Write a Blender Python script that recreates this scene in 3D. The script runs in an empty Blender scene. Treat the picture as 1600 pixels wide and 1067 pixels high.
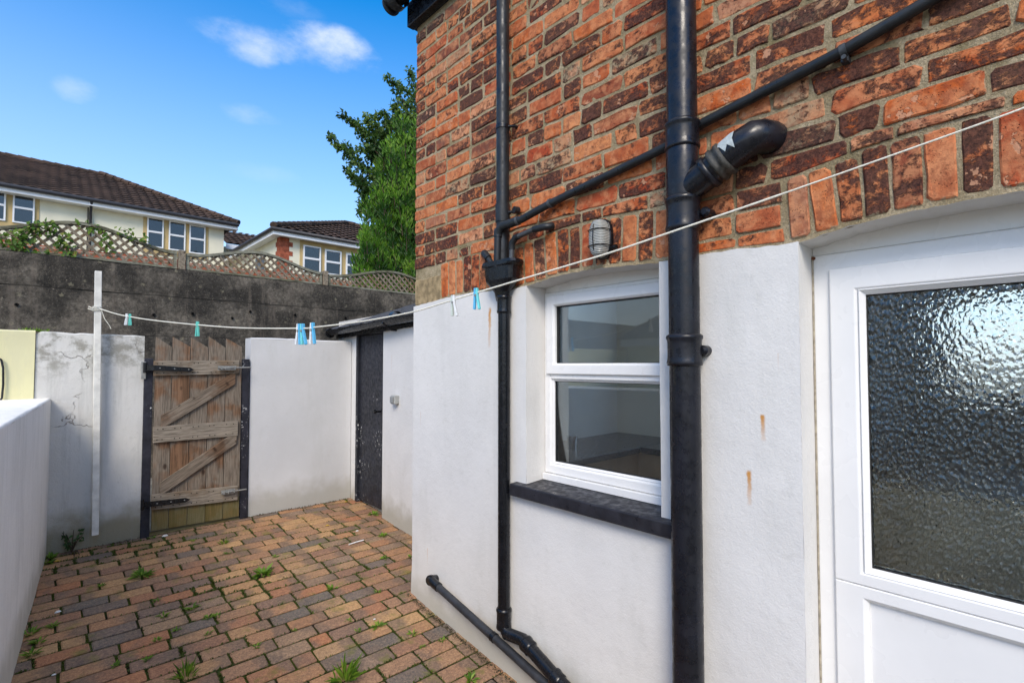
import bpy, bmesh, math, random
from mathutils import Vector, Matrix, noise, Euler
random.seed(11)
R = math.radians
S = bpy.context.scene
COL = S.collection
# ------------------------------------------------------------------ camera
TH, PI_, FPX, CX, CY = R(43.2), R(1.9), 789.0, 800.0, 543.8
F0 = Vector((math.sin(TH), math.cos(TH), 0)); RT = Vector((math.cos(TH), -math.sin(TH), 0)); UP0 = Vector((0, 0, 1))
FW = F0 * math.cos(PI_) + UP0 * math.sin(PI_); UPV = UP0 * math.cos(PI_) - F0 * math.sin(PI_)
cam_d = bpy.data.cameras.new('camera'); cam = bpy.data.objects.new('camera', cam_d); COL.objects.link(cam)
cam_d.sensor_width = 36; cam_d.lens = FPX / 1600 * 36
cam_d.shift_y = (CY - 533.5) / 1600
cam_d.clip_start = 0.02; cam_d.clip_end = 2000
cam.matrix_world = Matrix(((RT.x, UPV.x, -FW.x, 0), (RT.y, UPV.y, -FW.y, 0), (RT.z, UPV.z, -FW.z, 0), (0, 0, 0, 1)))
S.camera = cam
# ------------------------------------------------------------------ light
SUN = Vector((-0.55, -0.52, 0.62)).normalized()
W = bpy.data.worlds.new('World'); S.world = W; W.use_nodes = True
wn = W.node_tree; wn.nodes.clear()
def wnode(t, **k):
    n = wn.nodes.new(t)
    for a, b in k.items(): setattr(n, a, b)
    return n
def wlink(a, b): wn.links.new(a, b)
def wmath(op, a, b=None, c=None):
    n = wnode('ShaderNodeMath', operation=op)
    for i, v in enumerate((a, b, c)):
        if v is None: continue
        if isinstance(v, (int, float)): n.inputs[i].default_value = v
        else: wlink(v, n.inputs[i])
    return n.outputs[0]
sky = wnode('ShaderNodeTexSky', sky_type='NISHITA', sun_disc=False)
sky.sun_elevation = math.asin(SUN.z); sky.sun_rotation = math.atan2(SUN.x, SUN.y)
sky.air_density = 1.0; sky.dust_density = 1.2; sky.ozone_density = 2.5
hs = wnode('ShaderNodeHueSaturation'); hs.inputs['Saturation'].default_value = 1.7; hs.inputs['Value'].default_value = 1.0
wlink(sky.outputs[0], hs.inputs['Color'])
tc = wnode('ShaderNodeTexCoord')
nz = wnode('ShaderNodeTexNoise'); nz.inputs['Scale'].default_value = 9; nz.inputs['Detail'].default_value = 6; nz.inputs['Roughness'].default_value = .62
mp = wnode('ShaderNodeMapping'); mp.inputs['Scale'].default_value = (1, 1, 1.8)
wlink(tc.outputs['Generated'], mp.inputs[0]); wlink(mp.outputs[0], nz.inputs['Vector'])
def pdir(px, py):
    return (FW + RT * ((px - CX) / FPX) - UPV * ((py - CY) / FPX)).normalized()
def wdot(v):
    n = wnode('ShaderNodeVectorMath', operation='DOT_PRODUCT'); n.inputs[1].default_value = v
    wlink(tc.outputs['Generated'], n.inputs[0]); return n.outputs['Value']
total = None
for (px, py, wa, wb, st) in [(460, 76, .120, .026, .60), (505, 68, .080, .030, .8), (400, 80, .040, .020, .55), (120, 141, .026, .018, .30), (400, 180, .050, .016, .25), (460, 12, .05, .018, .15), (410, 270, .06, .016, .08),
                         (-700, 250, .35, .14, .8), (2500, -300, .3, .2, .8)]:
    c = pdir(px, py); rt = c.cross(Vector((0, 0, 1))).normalized(); ut = rt.cross(c)
    d = wdot(c)
    a = wmath('DIVIDE', wdot(rt), wa); b = wmath('DIVIDE', wdot(ut), wb)
    r2 = wmath('ADD', wmath('MULTIPLY', a, a), wmath('MULTIPLY', b, b))
    m = wmath('SUBTRACT', 1.0, r2)
    m = wmath('ADD', m, wmath('MULTIPLY', wmath('SUBTRACT', nz.outputs['Fac'], .50), 4.2))
    mr = wnode('ShaderNodeMapRange', interpolation_type='SMOOTHSTEP')
    wlink(m, mr.inputs['Value']); mr.inputs['From Min'].default_value = -.3; mr.inputs['From Max'].default_value = 2.2
    win = wnode('ShaderNodeMapRange', interpolation_type='SMOOTHSTEP'); wlink(r2, win.inputs['Value'])
    win.inputs['From Min'].default_value = 3.2; win.inputs['From Max'].default_value = .6
    v = wmath('MULTIPLY', wmath('MULTIPLY', mr.outputs[0], win.outputs[0]), st)
    v = wmath('MULTIPLY', v, wmath('GREATER_THAN', d, 0.0))
    total = v if total is None else wmath('MAXIMUM', total, v)
sz = wnode('ShaderNodeSeparateXYZ'); wlink(tc.outputs['Generated'], sz.inputs[0])
hz = wnode('ShaderNodeMapRange'); wlink(sz.outputs[2], hz.inputs['Value'])
for k_, v_ in zip(('From Min', 'From Max', 'To Min', 'To Max'), (.02, .60, .92, .0)): hz.inputs[k_].default_value = v_
hf = wmath('POWER', hz.outputs[0], 1.25)
hm_ = wnode('ShaderNodeMix', data_type='RGBA'); wlink(hf, hm_.inputs['Factor']); wlink(hs.outputs[0], hm_.inputs['A']); hm_.inputs['B'].default_value = (3.15, 3.4, 3.8, 1)
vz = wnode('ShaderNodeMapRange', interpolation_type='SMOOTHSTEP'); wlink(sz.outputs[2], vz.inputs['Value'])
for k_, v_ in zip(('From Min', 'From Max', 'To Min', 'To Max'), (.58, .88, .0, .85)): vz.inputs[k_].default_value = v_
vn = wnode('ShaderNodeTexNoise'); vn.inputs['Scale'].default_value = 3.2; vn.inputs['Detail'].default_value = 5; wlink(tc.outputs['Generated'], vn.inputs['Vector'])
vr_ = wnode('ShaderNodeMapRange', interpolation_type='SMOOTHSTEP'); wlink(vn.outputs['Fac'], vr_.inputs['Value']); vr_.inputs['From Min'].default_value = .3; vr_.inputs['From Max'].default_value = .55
fill_veil = wnode('ShaderNodeMix', data_type='RGBA'); wlink(wmath('MULTIPLY', vz.outputs[0], vr_.outputs[0]), fill_veil.inputs['Factor']); wlink(hm_.outputs['Result'], fill_veil.inputs['A']); fill_veil.inputs['B'].default_value = (4.3, 4.3, 4.35, 1)  # pale cloud layer above the view, added to lift and neutralise ambient light
mx = wnode('ShaderNodeMix', data_type='RGBA'); wlink(total, mx.inputs['Factor']); wlink(fill_veil.outputs['Result'], mx.inputs['A']); mx.inputs['B'].default_value = (3.7, 3.8, 4.0, 1)
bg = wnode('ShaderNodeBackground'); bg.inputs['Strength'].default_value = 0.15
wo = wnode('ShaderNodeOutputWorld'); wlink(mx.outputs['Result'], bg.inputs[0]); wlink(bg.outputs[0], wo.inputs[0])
sd = bpy.data.lights.new('sun', 'SUN'); sd.energy = 1.3; sd.angle = R(22); sd.color = (1, .92, .79)
so = bpy.data.objects.new('sun', sd); COL.objects.link(so); so.rotation_euler = SUN.to_track_quat('Z', 'Y').to_euler(); so.location = (-5, -4, 12)
S.view_settings.view_transform = 'Standard'; S.view_settings.look = 'None'; S.view_settings.exposure = 1.03; S.view_settings.gamma = 1
S.render.engine = 'CYCLES'; S.cycles.max_bounces = 14; S.cycles.diffuse_bounces = 8; S.cycles.glossy_bounces = 4; S.cycles.transmission_bounces = 8; S.cycles.transparent_max_bounces = 12
# ------------------------------------------------------------------ helpers
def ray(px, py): return FW + RT * ((px - CX) / FPX) - UPV * ((py - CY) / FPX)
def at_x(px, py, X): d = ray(px, py); return d * (X / d.x)
def at_y(px, py, Y): d = ray(px, py); return d * (Y / d.y)
def at_z(px, py, Z): d = ray(px, py); return d * (Z / d.z)
def proj(p):
    z = p.dot(FW)
    if z <= 0.05: return None
    return (CX + FPX * p.dot(RT) / z, CY - FPX * p.dot(UPV) / z)
def lerp(a, b, t): return a + (b - a) * t
def interp(tab, x):
    if x <= tab[0][0]: return tab[0][1]
    for (a, b), (c, d) in zip(tab, tab[1:]):
        if x <= c: return b + (d - b) * (x - a) / (c - a)
    return tab[-1][1]
def N(x, y=0., z=0.): return noise.noise(Vector((x, y, z)))
def tag(o, label=None, cat=None, group=None, kind=None):
    if label: o['label'] = label
    if cat: o['category'] = cat
    if group: o['group'] = group
    if kind: o['kind'] = kind
    return o
def empty(name, loc, label=None, cat=None, group=None, rz=0, kind=None):
    o = bpy.data.objects.new(name, None); COL.objects.link(o); o.location = loc; o.rotation_euler[2] = rz; o.empty_display_size = .1
    return tag(o, label, cat, group, kind)
def clean(v): return tuple(v)
class MB:
    """collects faces in world coordinates and links them as ONE object"""
    def __init__(s): s.v = []; s.f = []; s.sm = []
    def add(s, vs, fs, smooth=False):
        o = len(s.v); s.v += [tuple(x) for x in vs]; s.f += [tuple(i + o for i in f) for f in fs]; s.sm += [smooth] * len(fs)
    def box(s, a, b, rot=None, piv=None):
        x0, x1 = sorted((a[0], b[0])); y0, y1 = sorted((a[1], b[1])); z0, z1 = sorted((a[2], b[2]))
        vs = [Vector(p) for p in ((x0, y0, z0), (x1, y0, z0), (x1, y1, z0), (x0, y1, z0), (x0, y0, z1), (x1, y0, z1), (x1, y1, z1), (x0, y1, z1))]
        if rot is not None:
            c = Vector(piv) if piv is not None else (vs[0] + vs[6]) / 2
            vs = [c + rot @ (v - c) for v in vs]
        s.add(vs, [(0, 3, 2, 1), (4, 5, 6, 7), (0, 1, 5, 4), (1, 2, 6, 5), (2, 3, 7, 6), (3, 0, 4, 7)])
    def bar(s, p, q, w, t, up=(0, 0, 1)):
        """rectangular bar from p to q, width w (along side), thickness t (along up')"""
        p = Vector(p); q = Vector(q); d = (q - p).normalized(); u = Vector(up)
        sd_ = d.cross(u).normalized(); u2 = sd_.cross(d)
        vs = []
        for c in (p, q):
            for a, b in ((-1, -1), (1, -1), (1, 1), (-1, 1)): vs.append(c + sd_ * (a * w / 2) + u2 * (b * t / 2))
        s.add(vs, [(0, 1, 2, 3), (7, 6, 5, 4), (0, 4, 5, 1), (1, 5, 6, 2), (2, 6, 7, 3), (3, 7, 4, 0)])
    def tube(s, pts, r, n=16, cap=True, smooth=True):
        """tube along pts; r a number or a list; parallel-transport frame"""
        pts = [Vector(p) for p in pts]; m = len(pts)
        rs = r if isinstance(r, (list, tuple)) else [r] * m
        t0 = (pts[1] - pts[0]).normalized(); ref = Vector((0, 0, 1)) if abs(t0.z) < .9 else Vector((1, 0, 0))
        nrm = (ref - t0 * ref.dot(t0)).normalized(); vs = []
        for i, p in enumerate(pts):
            if i == 0: t = t0
            elif i == m - 1: t = (pts[i] - pts[i - 1])
            else: t = (pts[i + 1] - pts[i - 1])
            if t.length < 1e-9: t = tp
            t = t.normalized(); tp = t
            nrm = (nrm - t * nrm.dot(t))
            nrm.normalize(); bn = t.cross(nrm)
            for k in range(n):
                a = 2 * math.pi * k / n; vs.append(p + (nrm * math.cos(a) + bn * math.sin(a)) * rs[i])
        fs = []
        for i in range(m - 1):
            for k in range(n):
                k2 = (k + 1) % n; fs.append((i * n + k, i * n + k2, (i + 1) * n + k2, (i + 1) * n + k))
        s.add(vs, fs, smooth)
        if cap:
            s.add(vs[:n], [tuple(reversed(range(n)))]); s.add(vs[-n:], [tuple(range(n))])
    def grid(s, fn, nu, nv, smooth=True, flip=False):
        vs = [fn(i / nu, j / nv) for j in range(nv + 1) for i in range(nu + 1)]; fs = []
        for j in range(nv):
            for i in range(nu):
                a = j * (nu + 1) + i; q = (a, a + 1, a + nu + 2, a + nu + 1); fs.append(tuple(reversed(q)) if flip else q)
        s.add(vs, fs, smooth)
    def build(s, name, mat, parent=None, origin=None, bevel=0, seg=2):
        o0 = Vector(origin) if origin is not None else (parent.location.copy() if (parent is not None and False) else Vector((0, 0, 0)))
        if origin is None:
            n = len(s.v); o0 = Vector((sum(v[0] for v in s.v) / n, sum(v[1] for v in s.v) / n, min(v[2] for v in s.v)))
        me = bpy.data.meshes.new(name); me.from_pydata([(v[0] - o0.x, v[1] - o0.y, v[2] - o0.z) for v in s.v], [], s.f)
        me.polygons.foreach_set('use_smooth', s.sm); me.update()
        if mat: me.materials.append(mat)
        o = bpy.data.objects.new(name, me); COL.objects.link(o)
        put(o, o0, parent)
        if bevel:
            b = o.modifiers.new('bevel', 'BEVEL'); b.width = bevel; b.segments = seg; b.limit_method = 'ANGLE'; b.angle_limit = R(40)
        return o
WLOC = {}
def put(o, loc, parent):
    loc = Vector(loc)
    if parent is not None:
        o.parent = parent; pw = WLOC.get(parent.name, parent.location.copy())
        o.location = loc - pw
    else: o.location = loc
    WLOC[o.name] = loc.copy()
def thing(name, loc, label, cat, group=None, kind=None):
    o = empty(name, loc, label, cat, group, 0, kind); WLOC[o.name] = Vector(loc); return o
# ------------------------------------------------------------------ materials
class G:
    def __init__(s, name, rough=.6, spec=.3):
        s.m = bpy.data.materials.new(name); s.m.use_nodes = True; s.t = s.m.node_tree
        s.b = s.t.nodes['Principled BSDF']; s.b.inputs['Roughness'].default_value = rough; s.b.inputs['Specular IOR Level'].default_value = spec
        s.tc = None
    def n(s, t, **k):
        x = s.t.nodes.new(t)
        for a, b in k.items(): setattr(x, a, b)
        return x
    def l(s, a, b): s.t.links.new(a, b)
    def co(s, kind='Object'):
        if s.tc is None: s.tc = s.n('ShaderNodeTexCoord')
        return s.tc.outputs[kind]
    def pos(s): return s.n('ShaderNodeNewGeometry').outputs['Position']
    def set(s, i, v):
        if isinstance(v, (int, float)): i.default_value = v
        elif isinstance(v, (tuple, list)): i.default_value = (*v, 1) if len(v) == 3 and i.type == 'RGBA' else v
        else: s.l(v, i)
    def mapv(s, vec, scale=(1, 1, 1), loc=(0, 0, 0), rot=(0, 0, 0)):
        x = s.n('ShaderNodeMapping'); s.l(vec, x.inputs[0]); x.inputs['Scale'].default_value = scale; x.inputs['Location'].default_value = loc; x.inputs['Rotation'].default_value = rot
        return x.outputs[0]
    def noise(s, vec, scale, detail=4, rough=.55, dist=0):
        x = s.n('ShaderNodeTexNoise'); s.l(vec, x.inputs['Vector']); x.inputs['Scale'].default_value = scale; x.inputs['Detail'].default_value = detail
        x.inputs['Roughness'].default_value = rough; x.inputs['Distortion'].default_value = dist; return x.outputs['Fac']
    def vor(s, vec, scale, feature='F1', rnd=1):
        x = s.n('ShaderNodeTexVoronoi', feature=feature); s.l(vec, x.inputs['Vector']); x.inputs['Scale'].default_value = scale; x.inputs['Randomness'].default_value = rnd
        return x.outputs['Distance']
    def ma(s, op, a, b=0., c=None, clamp=False):
        x = s.n('ShaderNodeMath', operation=op); x.use_clamp = clamp; s.set(x.inputs[0], a); s.set(x.inputs[1], b)
        if c is not None: s.set(x.inputs[2], c)
        return x.outputs[0]
    def mr(s, v, a, b, c=0., d=1.):
        x = s.n('ShaderNodeMapRange', interpolation_type='SMOOTHSTEP'); s.set(x.inputs['Value'], v)
        for k, q in zip(('From Min', 'From Max', 'To Min', 'To Max'), (a, b, c, d)): s.set(x.inputs[k], q)
        return x.outputs[0]
    def mix(s, f, a, b, mode='MIX'):
        x = s.n('ShaderNodeMix', data_type='RGBA', blend_type=mode); s.set(x.inputs['Factor'], f); s.set(x.inputs['A'], a); s.set(x.inputs['B'], b); return x.outputs['Result']
    def ramp(s, v, stops, interp='LINEAR'):
        x = s.n('ShaderNodeValToRGB'); s.l(v, x.inputs[0]); x.color_ramp.interpolation = interp; e = x.color_ramp.elements
        while len(e) < len(stops): e.new(.5)
        for q, (p, c) in zip(e, stops): q.position = p; q.color = (*c, 1)
        return x.outputs[0]
    def bump(s, h, strength=.5, dist=.01):
        x = s.n('ShaderNodeBump'); s.l(h, x.inputs['Height']); x.inputs['Strength'].default_value = strength; x.inputs['Distance'].default_value = dist
        s.l(x.outputs[0], s.b.inputs['Normal']); return x.outputs[0]
    def col(s, c): s.set(s.b.inputs['Base Color'], c)
    def ro(s, c): s.set(s.b.inputs['Roughness'], c)
    def sep(s, vec):
        x = s.n('ShaderNodeSeparateXYZ'); s.l(vec, x.inputs[0]); return x.outputs
    def rnd(s):
        o = s.n('ShaderNodeObjectInfo').outputs['Random']; a = s.n('ShaderNodeAttribute'); a.attribute_name = 'rnd'
        return s.ma('FRACT', s.ma('ADD', o, a.outputs['Fac']))
    def off(s, vec, r, k=37.):
        x = s.n('ShaderNodeVectorMath', operation='ADD'); s.l(vec, x.inputs[0]); y = s.ma('MULTIPLY', r, k); c = s.n('ShaderNodeCombineXYZ'); s.l(y, c.inputs[0]); s.l(s.ma('MULTIPLY', y, 1.7), c.inputs[1]); s.l(s.ma('MULTIPLY', y, .6), c.inputs[2]); s.l(c.outputs[0], x.inputs[1]); return x.outputs[0]
def M_plain(name, c, rough=.5, spec=.4, var=.12, scale=14, bump=.15, metal=0):
    g = G(name, rough, spec); v = g.pos(); n_ = g.noise(v, scale, 5, .6)
    dk = tuple(x * (1 - var) for x in c); lt = tuple(min(1, x * (1 + var)) for x in c)
    g.col(g.mix(g.mr(n_, .3, .7), dk, lt)); g.b.inputs['Metallic'].default_value = metal
    g.ro(g.mr(g.noise(v, scale * 2.3, 3), .3, .7, max(0, rough - .08), min(1, rough + .12)))
    if bump: g.bump(g.noise(v, scale * 6, 4, .6), bump, .004)
    return g.m
def mat_brick():
    g = G('old_brick', .82, .18); r = g.rnd(); v = g.off(g.co(), r)
    r2 = g.ma('FRACT', g.ma('MULTIPLY', r, 17.31)); r3 = g.ma('FRACT', g.ma('MULTIPLY', r, 71.7))
    base = g.ramp(r, [(0, (.50, .105, .022)), (.18, (.56, .175, .055)), (.32, (.36, .055, .022)), (.46, (.60, .24, .095)), (.60, (.42, .105, .035)), (.72, (.22, .06, .032)), (.82, (.64, .35, .20)), (.90, (.54, .14, .04)), (.955, (.33, .27, .17)), (1, (.15, .05, .035))])
    n1 = g.noise(v, 14, 5, .62, .6); n2 = g.noise(v, 38, 5, .7)
    c = g.mix(g.mr(n1, .40, .60), base, g.mix(.65, base, (.60, .26, .12))); c = g.mix(g.ma('MULTIPLY', g.mr(g.noise(g.off(v, .37), 17, 6, .7, .4), .50, .60), .4), c, (.28, .05, .02))
    c = g.mix(g.ma('MULTIPLY', g.mr(n2, .44, .62), .45), c, (.20, .05, .025))
    # burnt patches: amount differs brick by brick
    amt = g.mr(r2, .0, 1., .60, .435)
    burn = g.mr(g.ma('ADD', g.ma('MULTIPLY', g.noise(g.mapv(v, (1, 1, 1.6)), 12, 8, .78, .5), .70), g.ma('MULTIPLY', n2, .30)), g.ma('SUBTRACT', amt, .02), g.ma('ADD', amt, .06))
    n3 = g.noise(v, 85, 5, .8); c = g.mix(g.ma('MULTIPLY', burn, .92), c, g.mix(g.mr(n3, .38, .66), (.014, .010, .011), (.13, .055, .038)))
    # pale spalls
    sp = g.mr(g.noise(v, 21, 4, .6), g.mr(r3, 0, 1, .74, .60), g.mr(r3, 0, 1, .77, .63))
    c = g.mix(g.ma('MULTIPLY', sp, .8), c, (.56, .29, .17))
    pit = g.mr(g.vor(v, 150), .12, .30, 1, 0); pm = g.ma('MULTIPLY', pit, g.mr(g.noise(v, 30, 3), .46, .6))
    c = g.mix(g.ma('MULTIPLY', pm, .85), c, (.035, .018, .014))
    gs = g.sep(g.co('Generated')); ey = g.ma('MULTIPLY', g.ma('SUBTRACT', .5, g.ma('ABSOLUTE', g.ma('SUBTRACT', gs[1], .5))), .18); ez = g.ma('MULTIPLY', g.ma('SUBTRACT', .5, g.ma('ABSOLUTE', g.ma('SUBTRACT', gs[2], .5))), .10)
    em = g.ma('MINIMUM', ey, ez); sm = g.mr(g.ma('ADD', em, g.ma('MULTIPLY', g.ma('SUBTRACT', g.noise(v, 34, 5, .7), .5), .020)), .0, .0022, 1, 0)
    c = g.mix(g.ma('MULTIPLY', sm, .85), c, g.mix(n3, (.20, .165, .10), (.36, .30, .20)))
    g.col(c)
    h = g.ma('ADD', g.ma('MULTIPLY', n2, .6), g.ma('MULTIPLY', n3, .5)); h = g.ma('SUBTRACT', h, g.ma('MULTIPLY', pm, .4)); h = g.ma('ADD', h, g.ma('MULTIPLY', g.ma('MAXIMUM', burn, sp), -.35))
    g.bump(h, 1., .0065); return g.m
def mat_mortar():
    g = G('sandy_mortar', .95, .1); v = g.pos()
    n1 = g.noise(v, 9, 5, .6); n2 = g.noise(v, 160, 4, .75)
    c = g.mix(g.mr(n1, .35, .65), (.44, .35, .21), (.66, .54, .36))
    c = g.mix(g.mr(n2, .35, .7), g.mix(.5, c, (.15, .12, .06)), c)
    c = g.mix(g.mr(g.vor(v, 120), .10, .16, .75, 0), c, (.55, .50, .40))
    c = g.mix(g.ma('MULTIPLY', g.mr(g.noise(v, 5, 4, .6), .55, .72), .5), c, (.15, .135, .04))
    g.col(c); g.bump(g.ma('ADD', n2, g.ma('MULTIPLY', g.noise(v, 60, 5, .7), 1.2)), 1., .012); return g.m
def mat_paver():
    g = G('paver', .86, .25); r = g.rnd(); v = g.off(g.co(), r); w = g.pos()
    r2 = g.ma('FRACT', g.ma('MULTIPLY', r, 13.7))
    base = g.ramp(r, [(0, (.50, .245, .115)), (.16, (.34, .19, .12)), (.34, (.52, .29, .135)), (.44, (.25, .18, .14)), (.54, (.58, .34, .155)), (.66, (.37, .165, .09)), (.76, (.16, .13, .12)), (.83, (.115, .12, .12)), (.90, (.48, .185, .085)), (1, (.27, .15, .105))])
    # many blocks shade from orange to blue-grey along their length
    x = g.sep(g.co())[0]; t = g.ma('ADD', g.ma('MULTIPLY', x, g.mr(r2, 0, 1, -7, 7)), g.ma('SUBTRACT', g.noise(v, 9, 3), .5))
    c = g.mix(g.ma('MULTIPLY', g.mr(t, .0, .35), .75), base, (.14, .105, .09))
    n2 = g.noise(v, 70, 5, .75); n4 = g.noise(v, 190, 3, .7); c = g.mix(g.mr(n2, .35, .7), g.mix(.45, c, (.07, .045, .032)), g.mix(.25, c, (.60, .38, .20))); c = g.mix(g.ma('MULTIPLY', g.mr(n4, .56, .66), .6), c, (.05, .035, .028)); c = g.mix(g.ma('MULTIPLY', g.mr(n4, .40, .32), .4), c, (.66, .46, .28))
    c = g.mix(g.ma('MULTIPLY', g.mr(g.noise(w, 3.2, 4, .6), .47, .70), .25), c, (.10, .075, .06))
    c = g.mix(g.ma('MULTIPLY', g.mr(g.noise(w, 7, 5, .65), .56, .72), .6), c, (.15, .15, .025))
    g.col(c); g.ro(g.mr(n2, .3, .7, .7, .95)); g.bump(g.ma('ADD', n2, g.noise(v, 22, 3)), .7, .005); return g.m
def mat_joint():
    g = G('mossy_joint', .98, .05); v = g.pos()
    c = g.mix(g.mr(g.noise(v, 3.5, 5, .65), .36, .58), (.026, .020, .014), (.060, .078, .012)); c = g.mix(g.mr(g.noise(v, 120, 3), .3, .7), g.mix(.6, c, (.01, .01, .006)), c)
    g.col(c); g.bump(g.noise(v, 90, 4), 1, .01); return g.m
def mat_render(name, colr=(.70, .71, .715), spots=(), grime=1., cracks=0., streak=0., axis='y', base_z=-1.5, bumpy=.5):
    """masonry paint over render with dirt, fine relief and rust runs; spots are (u, z, half width, half height)"""
    g = G(name, .72, .25); v = g.pos(); s = g.sep(v); u = s[1] if axis == 'y' else s[0]
    c = g.mix(g.mr(g.noise(v, 1.6, 5, .6), .3, .7), tuple(x * .90 for x in colr), colr); c = g.mix(g.ma('MULTIPLY', g.mr(g.noise(g.mapv(v, (5, 5, 1.1)), 1.3, 5, .65), .50, .72), .16), c, (.40, .40, .35))
    c = g.mix(g.ma('MULTIPLY', g.mr(g.noise(v, 23, 5, .7), .56, .72), .25 * grime), c, (.45, .44, .40))
    sm = g.mr(g.vor(g.off(v, 0.3), 26), .02, .055, 1, 0); sm = g.ma('MULTIPLY', sm, g.mr(g.noise(v, 6, 3), .52, .6)); c = g.mix(g.ma('MULTIPLY', sm, .6 * grime), c, (.13, .12, .10))
    # splash dirt low down
    low = g.ma('MULTIPLY', g.mr(g.ma('ADD', s[2], g.ma('MULTIPLY', g.noise(v, 7, 4), -.25)), base_z - .05, base_z + .16, 1, 0), .62 * grime); c = g.mix(low, c, (.27, .245, .17))
    if streak:
        st = g.noise(g.mapv(v, (14, 14, .9)), 1.6, 5, .7); c = g.mix(g.ma('MULTIPLY', g.mr(st, .48, .70), streak), c, (.30, .30, .27))
    for (a, z, wa, wz, k) in spots:
        du = g.ma('DIVIDE', g.ma('SUBTRACT', g.ma('ADD', u, g.ma('MULTIPLY', g.ma('SUBTRACT', g.noise(v, 30, 2), .5), wa * 1.5)), a), wa); dz = g.ma('DIVIDE', g.ma('SUBTRACT', s[2], z), wz)
        up = g.mr(dz, -1, 1.05, .25, 1.); cut = g.mr(g.ma('ABSOLUTE', dz), .85, 1.08, 1, 0)
        m = g.ma('MULTIPLY', g.ma('MULTIPLY', g.mr(g.ma('ABSOLUTE', du), .25, 1., 1, 0), cut), g.ma('MULTIPLY', up, k))
        c = g.mix(m, c, (.52, .24, .05))
    cr = None
    if cracks:
        e = g.n('ShaderNodeTexVoronoi', feature='DISTANCE_TO_EDGE'); vv = g.n('ShaderNodeVectorMath', operation='ADD'); g.l(v, vv.inputs[0])
        nn = g.n('ShaderNodeTexNoise'); g.l(v, nn.inputs['Vector']); nn.inputs['Scale'].default_value = 9; nn.inputs['Detail'].default_value = 4; sc = g.n('ShaderNodeVectorMath', operation='SCALE'); g.l(nn.outputs['Color'], sc.inputs[0]); sc.inputs['Scale'].default_value = .22
        g.l(sc.outputs[0], vv.inputs[1]); g.l(vv.outputs[0], e.inputs['Vector']); e.inputs['Scale'].default_value = 2.1
        cr = g.ma('MULTIPLY', g.mr(e.outputs['Distance'], .001, .008, 1, 0), g.mr(g.ma('ADD', g.noise(v, 3.1, 3), g.ma('MULTIPLY', s[2], .10)), .50, .58))
        zone = g.mr(g.ma('ADD', s[2], g.ma('MULTIPLY', g.noise(v, 5, 4), .25)), -.06, .22); c = g.mix(g.ma('MULTIPLY', g.ma('MULTIPLY', zone, g.mr(g.noise(v, 9, 5, .7), .42, .62)), .75), c, (.20, .19, .15))
        c = g.mix(g.ma('MULTIPLY', cr, cracks), c, (.14, .12, .09))
    g.col(c)
    h = g.ma('ADD', g.ma('MULTIPLY', g.noise(v, 150, 3, .6), .35), g.ma('ADD', g.ma('MULTIPLY', g.noise(v, 34, 5, .65), .6), g.ma('MULTIPLY', g.noise(v, 4.5, 3, .5), 1.3)))
    if cr is not None: h = g.ma('SUBTRACT', h, g.ma('MULTIPLY', cr, .8))
    g.bump(h, bumpy, .006); return g.m
def mat_concrete():
    g = G('weathered_concrete', .95, .1); v = g.pos(); s = g.sep(v)
    n1 = g.noise(v, 2.3, 6, .65, .4); n2 = g.noise(v, 26, 6, .75)
    c = g.mix(g.mr(n1, .38, .64), (.055, .049, .041), (.20, .172, .135)); c = g.mix(g.mr(n2, .38, .66), g.mix(.6, c, (.015, .014, .012)), c)
    st = g.noise(g.mapv(v, (9, 9, .8)), 1.4, 5, .6); c = g.mix(g.ma('MULTIPLY', g.mr(st, .52, .7), .5), c, (.17, .14, .11))
    li = g.ma('MULTIPLY', g.mr(g.vor(v, 6.5), .10, .20, 1, 0), g.mr(g.noise(v, 40, 3), .44, .58)); c = g.mix(g.ma('MULTIPLY', li, .55), c, (.27, .24, .16))
    c = g.mix(g.ma('MULTIPLY', g.mr(g.noise(v, 75, 3, .8), .56, .68), .5), c, (.26, .22, .17)); li = g.mr(g.vor(g.off(v, .7), 24), .08, .16, 1, 0); c = g.mix(g.ma('MULTIPLY', g.ma('MULTIPLY', li, g.mr(g.noise(v, 4, 3), .5, .6)), .6), c, (.34, .31, .24))
    g.col(c); g.bump(g.ma('ADD', n2, g.ma('MULTIPLY', g.noise(v, 110, 4, .7), .5)), .9, .012); return g.m
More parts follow.
